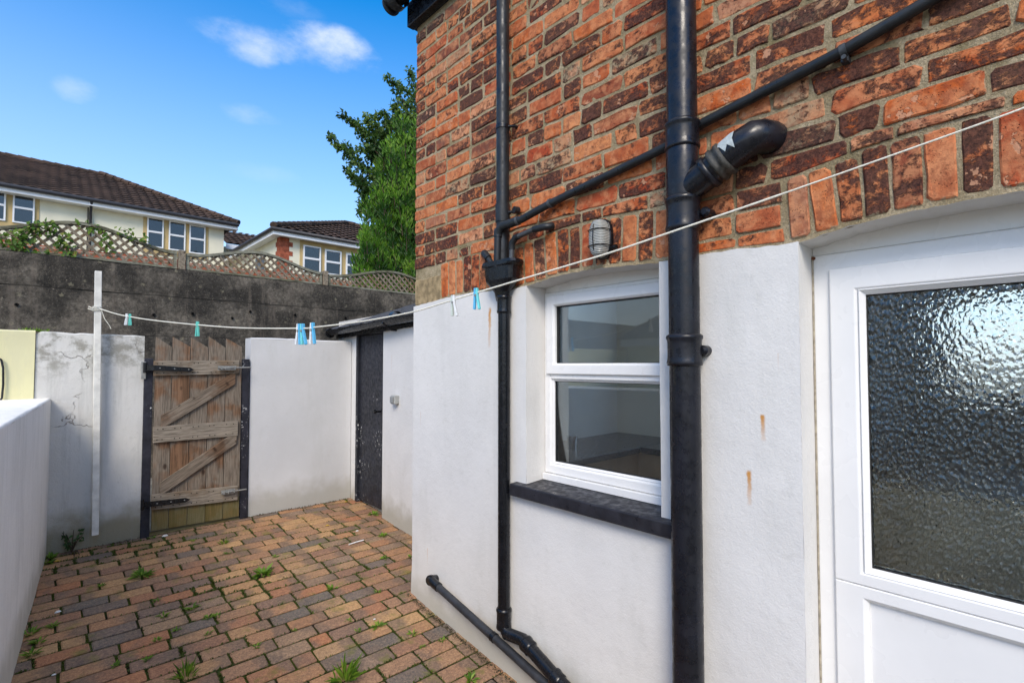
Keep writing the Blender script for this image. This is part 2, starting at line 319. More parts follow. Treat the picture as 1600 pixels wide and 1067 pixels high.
def mat_wood(name, vertical=True, warm=(.25, .135, .07), grey=(.27, .23, .185), algae=False, greyness=.5, along=None, rot=0):
    g = G(name, .85, .15); r = g.rnd(); v = g.off(g.co(), r, 9.)
    if rot: v = g.mapv(v, (1, 1, 1), (0, 0, 0), (0, rot, 0))
    if along is None: sc = (30, 30, 1.7) if vertical else (1.7, 30, 30)
    else: sc = along
    w = g.mapv(v, sc); grain = g.noise(w, 1.1, 6, .65, 1.2); fine = g.noise(w, 4.5, 4, .7)
    c = g.mix(g.mr(grain, .36, .62), tuple(x * .42 for x in warm), warm)
    gr = g.mr(g.ma('ADD', g.noise(v, 3.5, 4, .6), g.ma('MULTIPLY', g.ma('SUBTRACT', r, .5), .25)), .62 - greyness * .35, .78 - greyness * .35); c = g.mix(g.ma('MULTIPLY', gr, .85), c, g.mix(g.mr(fine, .35, .65), tuple(x * .45 for x in grey), grey))
    kn = g.vor(g.mapv(v, (9, 9, 5.)), .9); c = g.mix(g.ma('MULTIPLY', g.mr(kn, .06, .15, 1, 0), .85), c, (.035, .02, .013))
    if algae:
        z = g.sep(g.pos())[2]; c = g.mix(g.ma('MULTIPLY', g.mr(g.ma('ADD', z, g.ma('MULTIPLY', g.noise(g.pos(), 8, 3), -.15)), -1.27, -1.10, 1, 0), .62), c, (.12, .11, .03))
    g.col(c); g.bump(g.ma('ADD', grain, g.ma('MULTIPLY', fine, .6)), .7, .004); return g.m
def mat_black(name='black_gloss_paint', rough=.22, c=(.005, .0055, .007), flecks=0., bump=.25, ws=(1, 1, 1)):
    g = G(name, rough, .38); v = g.pos(); cc = g.mix(g.mr(g.noise(v, 11, 4), .35, .7), c, tuple(x * 1.8 for x in c))
    cc = g.mix(g.ma('MULTIPLY', g.mr(g.noise(v, 60, 5, .7), .60, .75), .2), cc, (.05, .048, .045))
    if flecks: cc = g.mix(g.ma('MULTIPLY', g.mr(g.noise(g.mapv(v, ws), 55, 3, .7), .62, .645), g.mr(g.noise(v, 3.3, 3), .56 - flecks * .02, .62)), cc, (.6, .6, .58))
    g.col(cc); g.ro(g.mr(g.noise(v, 30, 4), .3, .7, rough * .7, rough * 1.6 + .05)); g.bump(g.noise(v, 42, 5, .65), bump, .003); return g.m
def mat_leaf(name, a, b, c2=None, trans=.25):
    g = G(name, .5, .35); r = g.n('ShaderNodeAttribute'); r.attribute_name = 'rnd'
    st = [(0, a), (1, b)] if c2 is None else [(0, a), (.75, b), (1, c2)]
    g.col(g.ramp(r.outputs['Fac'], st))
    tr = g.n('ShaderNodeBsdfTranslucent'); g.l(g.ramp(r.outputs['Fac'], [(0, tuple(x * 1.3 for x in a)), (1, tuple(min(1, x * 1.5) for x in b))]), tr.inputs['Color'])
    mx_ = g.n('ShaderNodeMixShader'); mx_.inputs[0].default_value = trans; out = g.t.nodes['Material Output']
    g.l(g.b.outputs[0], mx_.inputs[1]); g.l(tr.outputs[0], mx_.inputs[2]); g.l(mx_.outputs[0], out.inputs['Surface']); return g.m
def mat_glass(name='window_glass', tint=(.90, .93, .92), ior=1.5, boost=1.):
    g = G(name); out = g.t.nodes['Material Output']; tr = g.n('ShaderNodeBsdfTransparent'); tr.inputs[0].default_value = (*tint, 1)
    gl = g.n('ShaderNodeBsdfGlossy'); gl.inputs['Roughness'].default_value = .015; fr = g.n('ShaderNodeFresnel'); fr.inputs['IOR'].default_value = ior
    m = g.n('ShaderNodeMixShader'); g.l(g.ma('MULTIPLY', fr.outputs[0], boost, clamp=True), m.inputs[0]); g.l(tr.outputs[0], m.inputs[1]); g.l(gl.outputs[0], m.inputs[2]); g.l(m.outputs[0], out.inputs['Surface']); return g.m
def mat_obscure():
    g = G('obscure_glass'); out = g.t.nodes['Material Output']; v = g.pos()
    v = g.mapv(v, (1, 1, .62)); n1 = g.noise(v, 72, 2.5, .5, .3); vo = g.n('ShaderNodeTexVoronoi', feature='SMOOTH_F1'); g.l(v, vo.inputs['Vector']); vo.inputs['Scale'].default_value = 102; vo.inputs['Smoothness'].default_value = .5
    h = g.ma('ADD', g.ma('MULTIPLY', vo.outputs['Distance'], 1.), g.ma('MULTIPLY', n1, .9))
    bp = g.n('ShaderNodeBump'); g.l(h, bp.inputs['Height']); bp.inputs['Strength'].default_value = 1; bp.inputs['Distance'].default_value = .0040
    gl = g.n('ShaderNodeBsdfGlossy'); gl.inputs['Roughness'].default_value = .13; g.l(bp.outputs[0], gl.inputs['Normal']); gl.inputs[0].default_value = (1, 1, .98, 1)
    rf = g.n('ShaderNodeBsdfRefraction'); rf.inputs['IOR'].default_value = 1.25; rf.inputs['Roughness'].default_value = .05; g.l(bp.outputs[0], rf.inputs['Normal']); rf.inputs[0].default_value = (.92, .96, .95, 1)
    gl.inputs[0].default_value = (1, .96, .90, 1); fr = g.n('ShaderNodeFresnel'); fr.inputs['IOR'].default_value = 1.62; g.l(bp.outputs[0], fr.inputs['Normal'])
    m = g.n('ShaderNodeMixShader'); g.l(g.ma('MULTIPLY', fr.outputs[0], 1.15, clamp=True), m.inputs[0]); g.l(rf.outputs[0], m.inputs[1]); g.l(gl.outputs[0], m.inputs[2]); g.l(m.outputs[0], out.inputs['Surface']); return g.m
def mat_tiles():
    g = G('roof_tile', .9, .12); v = g.pos(); n_ = g.noise(v, 1.1, 6, .7); f = g.noise(v, 9, 4, .7)
    c = g.mix(g.mr(n_, .35, .65), (.030, .022, .018), (.085, .056, .043)); c = g.mix(g.ma('MULTIPLY', g.mr(f, .5, .7), .55), c, (.14, .095, .07)); g.col(c); g.bump(f, .5, .02); return g.m
BRICK = mat_brick(); MORTAR = mat_mortar(); PAVER = mat_paver(); JOINT = mat_joint(); CONC = mat_concrete(); TILE = mat_tiles()
BLACK = mat_black(); IRON = mat_black('black_cast_iron', .17, (.004, .0045, .006), bump=.55); PLASTIC = mat_black('black_plastic_pipe', .38, (.010, .012, .014), bump=.08); SOIL = mat_black('black_soil_pipe', .26, (.0055, .006, .009), bump=.12)
UPVC = M_plain('white_upvc', (.76, .755, .74), .28, .45, .03, 3, .03); GASKET = M_plain('black_gasket', (.02, .02, .02), .6, .3, .1, 20, 0)
STONE = M_plain('sandstone', (.30, .225, .125), .9, .15, .35, 22, .8); WHITEW = M_plain('white_fascia', (.72, .73, .73), .45, .3, .05, 2, .03)
GLASS = mat_glass(); GLASS2 = mat_glass('far_window_glass', (.5, .56, .58), 1.6, 1.6); OBSC = mat_obscure()
LEAD = M_plain('dull_aluminium', (.30, .30, .28), .45, .5, .2, 30, .2, .5)
# ------------------------------------------------------------------ ground
GZ = [(-1.0, -1.80), (1.2, -1.665), (2.19, -1.565), (2.88, -1.478), (3.67, -1.415), (4.85, -1.335), (7.3, -1.30)]
def gz(X, Y): return interp(GZ, Y) + .006 * N(X * 1.7, Y * 1.7) + .012 * math.exp(-((X - .9) ** 2)) * 0
XW, XR = 1.83, 1.812          # brick face and render face of the house
YC = at_x(649, 300, XW).y     # house corner
terr = MB()
def terrain_z(x, y):
    if y < 7.35: return interp(GZ, max(y, -1)) - .06
    return lerp(1.02, .95, min(1, (y - 7.35) / 20)) if y < 27 else .95 + (y - 27) * .012
xs = [-400, -120, -40, -15, -6, -2, 0, 2, 4, 8, 15, 40, 120, 400]; ys = [-400, -100, -20, -4, -1, 0, 1.2, 2.2, 2.9, 3.7, 4.85, 6, 7.3, 7.42, 9, 12, 18, 27, 60, 150, 500]
vs = [(x, y, terrain_z(x, y)) for y in ys for x in xs]; nx = len(xs)
terr.add(vs, [(j * nx + i, j * nx + i + 1, (j + 1) * nx + i + 1, (j + 1) * nx + i) for j in range(len(ys) - 1) for i in range(nx - 1)])
GROUND = M_plain('earth_and_paving', (.16, .15, .12), .95, .1, .4, 3, .5)
tag(terr.build('ground', GROUND, origin=(0, 0, 0)), kind='structure')
# paving: joint bed + individual bricks
bed = MB(); bed.grid(lambda u, v: (lerp(-.35, 2.45, u), lerp(.2, 4.95, v), gz(lerp(-.35, 2.45, u), lerp(.2, 4.95, v)) - .0075), 28, 48)
paving = bed.build('paving', JOINT, origin=(0, 0, 0)); tag(paving, kind='structure'); WLOC[paving.name] = Vector((0, 0, 0))
def left_x(Y): return lerp(-.10, .075, (Y - 2.6) / 2.25)
def slab_mesh(name, L, Wd, H, jit, seed):
    rd = random.Random(seed); r = .004; z = H; r = .007
    pts = []
    for (sx, sy) in ((-1, -1), (1, -1), (1, 1), (-1, 1)):
        c = rd.uniform(.003, .009)
        a = (sx * (L / 2 - c), sy * Wd / 2); b = (sx * L / 2, sy * (Wd / 2 - c))
        pts += [a, b] if (sx * sy > 0) == (True) and False else ([b, a] if (sx, sy) in ((-1, -1), (1, 1)) else [a, b])
    pts = [(x + rd.uniform(-jit, jit), y + rd.uniform(-jit, jit)) for x, y in pts]
    n = len(pts); top = [(x * (1 - 2 * r / L), y * (1 - 2 * r / Wd), rd.uniform(-.0008, .0008)) for x, y in pts]; mid = [(x, y, -.0035) for x, y in pts]; low = [(x, y, -H) for x, y in pts]
    me = bpy.data.meshes.new(name); fs = [tuple(range(n))]
    for i in range(n):
        j = (i + 1) % n; fs += [(n + i, n + j, j, i), (2 * n + i, 2 * n + j, n + j, n + i)]
    me.from_pydata(top + mid + low, [], fs); me.polygons.foreach_set('use_smooth', [False] * len(fs)); return me
def put_mesh(name, me, mat, loc, parent, rot=(0, 0, 0), scale=(1, 1, 1)):
    if not me.materials: me.materials.append(mat)
    o = bpy.data.objects.new(name, me); COL.objects.link(o); put(o, loc, parent); o.rotation_euler = rot; o.scale = scale; return o
def join_pieces(name, lst, mat, parent):
    """lst of (mesh, loc, rot, scale): one joined object with a random value per piece"""
    vs, fs, rn = [], [], []
    for me, loc, rot, sc in lst:
        m = Matrix.Translation(loc) @ Euler(rot).to_matrix().to_4x4() @ Matrix.Diagonal((*sc, 1)); o = len(vs); q = random.random()
        vs += [tuple(m @ v.co) for v in me.vertices]; fs += [tuple(i + o for i in p.vertices) for p in me.polygons]; rn += [q] * len(me.vertices)
    if not vs: return None
    me = bpy.data.meshes.new(name); me.from_pydata(vs, [], fs); at = me.attributes.new('rnd', 'FLOAT', 'POINT'); at.data.foreach_set('value', rn); me.materials.append(mat)
    o = bpy.data.objects.new(name, me); COL.objects.link(o); put(o, (0, 0, 0), parent); o['kind'] = 'stuff'; return o
pav_meshes = [slab_mesh('paver', .204, .0940, .05, .0020, i) for i in range(10)]; half_meshes = [slab_mesh('paver', .096, .0940, .05, .002, 50 + i) for i in range(4)]
rows = []; y = 4.83; k = 0
JOINTS = []
while y > .25:
    x = -.42 + (.11 if k % 2 else 0) + random.uniform(-.02, .02)
    while x < 2.5:
        half = random.random() < .045; L = .098 if half else .206
        cx_ = x + L / 2; lim = 2.33 if y > YC else 1.86
        yy = y + .030 * N(cx_ * .5, y * .12, 4)
        if cx_ + L / 2 > left_x(y) - .03 and cx_ - L / 2 < lim - .01:
            rows.append((random.choice(half_meshes if half else pav_meshes), Vector((cx_, yy, gz(cx_, yy) + random.uniform(-.0012, .0014))), (-math.atan((gz(cx_, yy - .1) - gz(cx_, yy + .1)) / .2) + random.gauss(0, .005), random.gauss(0, .005), random.gauss(0, .005)), (1, 1, 1)))
            JOINTS.append((x + L + .005, yy, 1)); JOINTS.append((cx_, yy - .052, 0))
        x += L + .008 + random.uniform(-.001, .004)
    y -= .1035; k += 1
def vis(p, m=40):
    q = proj(p); return q is not None and -m < q[0] < 1600 + m and -m < q[1] < 1067 + m
vr = [r for r in rows if vis(r[1])]; vr.sort(key=lambda r: r[1].length); keep = vr[:298]; ids = set(map(id, keep))
for me, loc, rot, sc in keep: put_mesh('paver', me, PAVER, loc, paving, rot, sc)
join_pieces('outer_pavers', [r for r in rows if id(r) not in ids], PAVER, paving)
print('pavers', len(rows), 'visible', len(vr))
alley = MB(); alley.grid(lambda u, v: (lerp(-6, 12, u), lerp(4.9, 7.25, v), -1.318), 6, 4); tag(alley.build('alley_path', M_plain('alley_concrete', (.16, .15, .13), .9, .1, .3, 4, .5), origin=(0, 0, 0)), kind='structure')
# ------------------------------------------------------------------ brick house
house = thing('brick_house', (XW + 1, 1.4, -1.5), 'red brick house with white painted ground floor, window and back door', 'house')
BB_px = [(560, 500), (645, 481), (700, 466), (745, 457), (801, 454), (835, 444), (869, 432), (902, 425), (947, 418), (1000, 413), (1028, 411), (1045, 408), (1092, 400), (1160, 390), (1240, 382), (1330, 353), (1420, 331), (1510, 313), (1600, 299)]
BB = sorted([(at_x(a, b, XW).y, at_x(a, b, XW).z) for a, b in BB_px])
z_end = BB[0][1]; BB = [(-.9, z_end - .07), (-.45, z_end - .045), (-.2, z_end - .012)] + BB
def bb(Y): return interp(BB, Y)
def Yw(px, py=400, X=XW): return at_x(px, py, X).y
zones = [(Yw(1052), Yw(688)), (-.60, Yw(1229))]
SOLD = .208
def ext(Y):
    for a, b in zones:
        if a <= Y <= b: return bb(Y) + SOLD + .022
    return bb(Y) + .012
YEND = -.95; ZTOP = at_x(649, 47, XW).z
def outline_mesh(name, pts, depth=.05, bev=.005, rd=random):
    """brick face outline (y,z) counter-clockwise seen from -X; front at x=0, body towards +x"""
    n = len(pts); cy = sum(p[0] for p in pts) / n; cz = sum(p[1] for p in pts) / n
    hw = max(p[0] for p in pts) - cy; hh = max(p[1] for p in pts) - cz
    fr = [(rd.uniform(-.0015, .0015), cy + (y_ - cy) * (1 - bev / max(hw, .02)), cz + (z_ - cz) * (1 - bev / max(hh, .02))) for y_, z_ in pts]
    md = [(bev * .8, y_, z_) for y_, z_ in pts]; bk = [(depth, y_, z_) for y_, z_ in pts]; fs = [tuple(range(n))]
    for i in range(n):
        j = (i + 1) % n; fs += [(n + i, n + j, j, i), (2 * n + i, 2 * n + j, n + j, n + i)]
    me = bpy.data.meshes.new(name); me.from_pydata(fr + md + bk, [], fs); return me
def ragged(L, H, rd, j=.0062):
    """12-point worn brick outline, ccw when looking along +X from outside (y to the left)"""
    p = []
    def c(): return rd.uniform(.003, .015)
    a, b = L / 2, H / 2
    c1, c2, c3, c4 = c(), c(), c(), c()
    p = [(a, -b + c1), (a - c1, -b), (a * .3, -b), (-a * .35, -b), (-a + c2, -b), (-a, -b + c2 * .8), (-a, b - c3 * .8), (-a + c3, b), (-a * .3, b), (a * .35, b), (a - c4, b), (a, b - c4 * .8)]
    return [(y_ + rd.uniform(-j, j), z_ + rd.uniform(-j, j) * .8) for y_, z_ in p]
rd = random.Random(5)
CO = .0812; BH = .0695
st_mesh = [outline_mesh('brick', ragged(.229, BH, rd), rd=rd) for _ in range(16)]; hd_mesh = [outline_mesh('brick', ragged(.110, BH, rd), rd=rd) for _ in range(10)]
bricks = []
kmin = int((min(b[1] for b in BB) - .1) / CO); kmax = int(ZTOP / CO) + 1
big_block = (Yw(690), YC, at_x(650, 476, XW).z, at_x(650, 437, XW).z)
for kk in range(kmin, kmax + 1):
    zc = kk * CO + CO / 2 - .02; y = YC; first = True; hdr_row = (kk % 6 == 2); shf = rd.uniform(.13, .225)
    while y > YEND:
        p = rd.random(); L = .225
        if first: L = .107 if kk % 2 else .225
        elif hdr_row and p < .75: L = .107
        elif p < .15: L = .107
        elif p < .25: L = rd.uniform(.13, .2)
        y1 = y; y0 = y - L; y = y0 - rd.uniform(.009, .016); first = False
        cyb = (y0 + y1) / 2; lo = zc - BH / 2; hi = zc + BH / 2
        if hi > ZTOP + .02: continue
        if y1 > big_block[0] + .02 and lo < big_block[3] + .005: continue
        e = [ext(y0 + .004), ext(cyb), ext(y1 - .004)]
        if min(e) > hi - .018: continue
        xo = XW + rd.uniform(-.003, .004)
        if max(e) > lo:
            pts = [(a_ + cyb, b_ + zc) for a_, b_ in ragged(L, BH, rd, .002)]
            pts = [(a_, max(b_, ext(a_) + rd.uniform(0, .003))) for a_, b_ in pts]
            pts2 = [(a_ - cyb, b_ - zc) for a_, b_ in pts if b_ < hi + .006]
            hs_ = [b_ for _, b_ in pts2]
            if len(pts2) < 5 or max(hs_) - min(hs_) < .016: continue
            bricks.append((outline_mesh('brick', pts2, bev=.003, rd=rd), Vector((xo, cyb, zc)), (0, 0, 0), (1, 1, 1)))
        else:
            me = rd.choice(st_mesh if L > .2 else hd_mesh) if (L > .2 or L < .11) else outline_mesh('brick', ragged(L, BH, rd), rd=rd)
            bricks.append((me, Vector((xo, cyb, zc)), (rd.choice([0, math.pi]) + rd.gauss(0, .012), 0, 0), (1, rd.uniform(.97, 1.005), rd.uniform(.93, 1.03))))
# soldier arches
for (ya, yb) in zones:
    y = yb - .004
    while y > ya:
        wd = rd.uniform(.066, .078); yc = y - wd / 2; zb = bb(yc) + .016; hgt = SOLD * rd.uniform(.95, 1.02); sl = (bb(yc + .06) - bb(yc - .06)) / .12
        pts = [(b_, a_) for a_, b_ in ragged(hgt, wd - .008, rd, .003)]; pts.reverse()
        bricks.append((outline_mesh('brick', pts, rd=rd), Vector((XW + rd.uniform(-.003, .003), yc, zb + hgt / 2)), (sl * .55, 0, 0), (1, 1, 1)))
        y -= wd + rd.uniform(0, .004)
vb = [b for b in bricks if vis(b[1], 60) and b[1].y > -.08]
vb.sort(key=lambda b: b[1].dot(FW)); kb = vb[:299]; ids = set(map(id, kb))
for me, loc, rot, sc in kb: put_mesh('brick', me, BRICK, loc, house, rot, sc)
join_pieces('upper_brickwork', [b for b in bricks if id(b) not in ids], BRICK, house)
print('bricks', len(bricks), 'visible', len(vb))
for (ya, yb, za, zb, m, nm) in [(big_block[0] + .006, YC - .002, big_block[2] - .005, big_block[3] - .008, STONE, 'stone_block')]:
    pts = [(a_ + (ya + yb) / 2, b_ + (za + zb) / 2) for a_, b_ in ragged(yb - ya, zb - za, rd, .004)]
    me = outline_mesh(nm, [(a_ - (ya + yb) / 2, b_ - (za + zb) / 2) for a_, b_ in pts]); put_mesh(nm, me, m, Vector((XW, (ya + yb) / 2, (za + zb) / 2)), house)
# mortar bed behind the bricks
XM = XW + .005
mb = MB(); NY, NZ = 120, 46
mb.grid(lambda u, v: (XM + .0022 * N(lerp(-2.2, YC - .006, u) * 14, v * 60), lerp(-2.2, YC - .006, u), lerp(bb(lerp(-2.2, YC, u)) - .002, ZTOP + .25, v)), NY, NZ, flip=True)
mb.build('mortar_wall', MORTAR, house)
# side return of the house and dark body behind
sb = MB(); sb.box((XM + .002, YC - .12, -1.8), (3.6, YC - .008, ZTOP + .2)); sb.box((XM + .04, -3, ZTOP + .12), (2.3, YC - .12, ZTOP + .2)); sb.box((XR + .01, -3, -1.9), (3.6, -2.2, ZTOP + .2)); sb.build('side_wall', MORTAR, house)
# lintel mass above the openings, behind the brick face
lm = MB(); lm.grid(lambda u, v: (lerp(XW + .03, 2.1, v), lerp(-2.2, YC - .13, u), .46), 20, 2); lm.build('lintel', MORTAR, house)
# ---- render with the openings
XF = XR + .136                       # face of window and door frames
wY1 = at_x(822, 560, XR).y; wY0 = at_x(1031, 560, XR).y
dY1 = at_x(1251, 600, XR).y; dY0 = dY1 - .93
sillz = at_x(797, 742, XR).z
RENDER = mat_render('white_render_house', (.70, .685, .655), spots=[(at_x(1192, 668, XR).y, at_x(1192, 668, XR).z, .010, .045, 1.), (at_x(1171, 760, XR).y, at_x(1171, 762, XR).z, .011, .06, 1.), (at_x(765, 510, XR).y, at_x(765, 512, XR).z, .015, .11, .95), (at_x(645 + 12, 655, XR).y, at_x(657, 655, XR).z, .004, .05, .3), (at_x(668, 860, XR).y, at_x(668, 868, XR).z, .004, .05, .5), (at_x(1216, 560, XR).y, at_x(1216, 565, XR).z, .003, .03, .2)], base_z=-1.58, grime=.8)
def rx(Y, z): return XR + .0035 * N(Y * 2.2, z * 2.2, 3.3) + .0012 * N(Y * 13, z * 13) - max(0, -1.30 - z) * .04
rn = MB()
def sheet(y0, y1, flo, fhi, step=.03, nz=None):
    n = max(1, int(abs(y1 - y0) / step)); hmax = max(fhi(lerp(y0, y1, i / n)) - flo(lerp(y0, y1, i / n)) for i in range(n + 1)); m = nz or max(1, int(hmax / .04))
    rn.grid(lambda u, v: (lambda Y: (lambda z: (rx(Y, z), Y, z))(lerp(flo(Y), fhi(Y), v)))(lerp(y0, y1, u)), n, m, flip=True)
edge = lambda Y: bb(Y) + .004 * N(Y * 30, 2) + .003 * N(Y * 75, 5)
YR = at_x(645, 700, XR).y
sheet(wY1, YR, lambda Y: -1.75, edge); sheet(wY0, wY1, lambda Y: -1.85, lambda Y: sillz - .03); sheet(dY1, wY0, lambda Y: -1.9, edge); sheet(-2.2, dY0, lambda Y: -1.9, edge)
# top lip of the render and its outer corner
rn.grid(lambda u, v: (lambda Y: (lerp(rx(Y, bb(Y)), XW + .004, v), Y, edge(Y) + .002 * v))(lerp(wY1, YR, u)), 70, 1, flip=True)
rn.grid(lambda u, v: (lambda Y: (lerp(rx(Y, bb(Y)), XW + .004, v), Y, edge(Y) + .002 * v))(lerp(dY1, wY0, u)), 40, 1, flip=True)
rn.grid(lambda u, v: (lerp(rx(YR, lerp(-1.75, bb(YR), v)), XW + .3, u), YR, lerp(-1.75, bb(YR), v)), 2, 40, flip=True)
# reveals
def reveal(Y, z0, z1, flip): rn.grid(lambda u, v: (lerp(rx(Y, lerp(z0, z1, v)), XF + .02, u), Y + .002 * N(u * 3, lerp(z0, z1, v) * 6), lerp(z0, z1, v)), 4, 30, flip=flip)
reveal(wY1, sillz - .03, bb(wY1), True); reveal(wY0, sillz - .03, bb(wY0), False); reveal(dY1, -1.9, bb(dY1), True); reveal(dY0, -1.9, bb(dY0), False)
for a, b in ((wY0, wY1), (dY0, dY1)):
    rn.grid(lambda u, v: (lambda Y: (lerp(rx(Y, bb(Y)) + .004, XF + .03, v), Y, edge(Y) - .003 + .002 * N(Y * 8, v)))(lerp(a, b, u)), 40, 3)
    rn.grid(lambda u, v: (XF + .028, lerp(a, b, u), lerp(.30, .50, v)), 10, 2, flip=True)
rn.build('render', RENDER, house)
# ---- fascia, soffit and gutter above
fz = ZTOP
fb = MB(); fb.box((XW - .055, YC - 3.0, fz), (XW - .005, YC + .03, fz + .16)); fb.box((XW - .004, YC - 3, fz + .004), (XW + .3, YC + .028, fz + .03)); fb.build('fascia', BLACK, house, bevel=.003)
gt = MB(); gy1 = YC + .10
def gutter(mb_, y0, y1, xc, zc, r=.056, slope=0.):
    n = 14
    for (rr, fl) in ((r, False), (r - .004, True)):
        mb_.grid(lambda u, v: (xc - rr * math.cos(math.pi * u) * 1., lerp(y0, y1, v), zc + slope * v - rr * math.sin(math.pi * u)), n, 8, flip=fl)
    for s_ in (-1, 1): mb_.box((xc + s_ * r - .004, y0, zc - .004), (xc + s_ * r + .004, y1, zc + .006)) if slope == 0 else None
gutter(gt, YC - 3, gy1, XW - .135, fz + .175, .062)
gt.tube([(XW - .135, gy1, fz + .15), (XW - .135, gy1 + .012, fz + .15)], .064, 20)
gt.tube([(XW - .135, YC - .02, fz + .15), (XW - .135, YC + .05, fz + .15)], .067, 20, cap=False)
gt.build('gutter', PLASTIC, house)
rf = MB(); rf.grid(lambda u, v: (lerp(XW - .12, 2.35, u), lerp(YC - 6, YC + .08, v), fz + .20 + lerp(0, 1.3, u)), 4, 4); rf.build('roof', TILE, house)
# ---- window
win = thing('tmp', (0, 0, 0), None, None); bpy.data.objects.remove(win)
def frame_ring(mbx, y0, y1, z0, z1, w, x0, x1, ch=.012, wb=None, wt=None):
    """mitred ring in the YZ plane, front at x0, back at x1, inner edge chamfered"""
    wb = w if wb is None else wb; wt = w if wt is None else wt
    o = [(y1, z0), (y0, z0), (y0, z1), (y1, z1)]; i1 = [(y1 - w + ch, z0 + wb - ch), (y0 + w - ch, z0 + wb - ch), (y0 + w - ch, z1 - wt + ch), (y1 - w + ch, z1 - wt + ch)]; i2 = [(y1 - w, z0 + wb), (y0 + w, z0 + wb), (y0 + w, z1 - wt), (y1 - w, z1 - wt)]
    e = .003
    o2 = [(y1 - e, z0 + e), (y0 + e, z0 + e), (y0 + e, z1 - e), (y1 - e, z1 - e)]
    L = [[(x1, *p) for p in o], [(x0 + e, *p) for p in o], [(x0, *p) for p in o2], [(x0, *p) for p in i1], [(x0 + ch, *p) for p in i2], [(x1, *p) for p in i2]]
    vs_ = [p for l_ in L for p in l_]; fs = []
    for k_ in range(len(L) - 1):
        for a in range(4): b = (a + 1) % 4; fs.append((k_ * 4 + a, k_ * 4 + b, (k_ + 1) * 4 + b, (k_ + 1) * 4 + a))
    mbx.add(vs_, fs)
def pane(mbx, y0, y1, z0, z1, x, t=.004): mbx.box((x, y0, z0), (x + t, y1, z1))
ftop = at_x(850, 459, XF).z; fbot = at_x(853, 737, XF).z; fY0, fY1 = wY0 + .002, wY1 - .002
zt = at_x(853, 583, XF).z
wf = MB(); frame_ring(wf, fY0, fY1, fbot, ftop, .046, XF, XF + .065, .010, .05)
wf.box((XF - .001, fY0 + .046, zt - .028), (XF + .065, fY1 - .046, zt + .012)); wf.box((XF - .02, fY0, fbot - .035), (XF + .06, fY1, fbot - .002))
wf.box((XF + .012, fY0, ftop + .002), (XF + .05, fY1, ftop + .09))
window = wf.build('window', UPVC, house, bevel=.002)
ws = MB(); frame_ring(ws, fY0 + .022, fY1 - .022, zt - .004, ftop - .018, .056, XF - .014, XF + .05, .010); ws.build('sash', UPVC, window, bevel=.002)
bd = MB(); frame_ring(bd, fY0 + .046, fY1 - .046, fbot + .048, zt - .028, .012, XF + .006, XF + .03, .008); bd.build('glazing_bead', UPVC, window)
gk = MB(); frame_ring(gk, fY0 + .076, fY1 - .076, zt + .050, ftop - .072, .005, XF + .008, XF + .03, .002); frame_ring(gk, fY0 + .056, fY1 - .056, fbot + .058, zt - .038, .005, XF + .018, XF + .03, .002); gk.build('gasket', GASKET, window)
g1 = MB(); pane(g1, fY0 + .07, fY1 - .07, zt + .044, ftop - .066, XF + .026); g1.build('pane', GLASS, window)
g2 = MB(); pane(g2, fY0 + .05, fY1 - .05, fbot + .052, zt - .032, XF + .026); g2.build('pane', GLASS, window)
sl_ = MB(); syl = at_x(797, 748, XR - .04).y; syr = at_x(1052, 812, XR - .04).y
a = sillz; 
sl_.add([(XF - .012, syl, fbot - .036), (XF - .012, syr, fbot - .036), (XR - .045, syr, a - .028), (XR - .045, syl, a - .028), (XF - .012, syl, a - .11), (XF - .012, syr, a - .11), (XR - .045, syr, a - .088), (XR - .045, syl, a - .088)],
        [(0, 1, 2, 3), (3, 2, 6, 7), (7, 6, 5, 4), (0, 3, 7, 4), (1, 5, 6, 2)])
sl_.build('window_sill', mat_black('sill_paint', .38, (.014, .014, .018), bump=.2), house, bevel=.006, seg=3)
# ---- door
XD = XF
dtop = at_x(1275, 400, XD).z; dzb = -1.62
df = MB(); frame_ring(df, dY0 + .003, dY1 - .003, dzb, dtop, .066, XD, XD + .07, .014, .05); df.box((XD + .012, dY0, dtop + .002), (XD + .05, dY1, dtop + .09))
door = df.build('door', UPVC, house, bevel=.002)
sy1 = at_x(1300, 500, XD).y + .004; sy0 = dY0 + (dY1 - sy1); stp = at_x(1302, 421, XD).z
gy = at_x(1347, 600, XD).y; gzt = at_x(1347, 455, XD).z; gzb = at_x(1357, 890, XD).z
pY = at_x(1355, 1000, XD).y; pz = at_x(1348, 938, XD).z
wst = sy1 - gy
zj = (gzb + pz) / 2; ds = MB(); frame_ring(ds, sy0, sy1, zj + .0005, stp, wst + .006, XD - .012, XD + .055, .02, gzb + .004 - zj); frame_ring(ds, sy0, sy1, dzb + .03, zj - .0005, wst + .006, XD - .012, XD + .055, .014, .12, zj - pz)
ds.build('door_leaf', UPVC, door, bevel=.003, seg=2)
bb_ = MB(); frame_ring(bb_, sy0 + wst - .004, sy1 - wst + .004, gzb - .012, gzt + .006, .018, XD - .010, XD + .03, .016); bb_.build('glazing_bead', UPVC, door)
dgk = MB(); frame_ring(dgk, sy0 + wst + .012, sy1 - wst - .012, gzb + .004, gzt - .010, .005, XD + .008, XD + .03, .002); dgk.build('gasket', GASKET, door)
dp = MB(); dp.box((XD + .012, sy0 + wst - .005, dzb + .10), (XD + .03, sy1 - wst + .005, pz + .004)); dp.build('door_panel', UPVC, door)
dg = MB(); dg.box((XD + .016, sy0 + wst, gzb - .004), (XD + .020, sy1 - wst, gzt)); dg.build('pane', OBSC, door)
cs = MB(); cs.tube([(XD - .0005, dY1 - .003, z_) for z_ in (-1.6, -1, -.4, 0, dtop)], .0035, 8); cs.build('sealant', M_plain('old_sealant', (.33, .29, .22), .6, .3, .3, 40, .2), door)
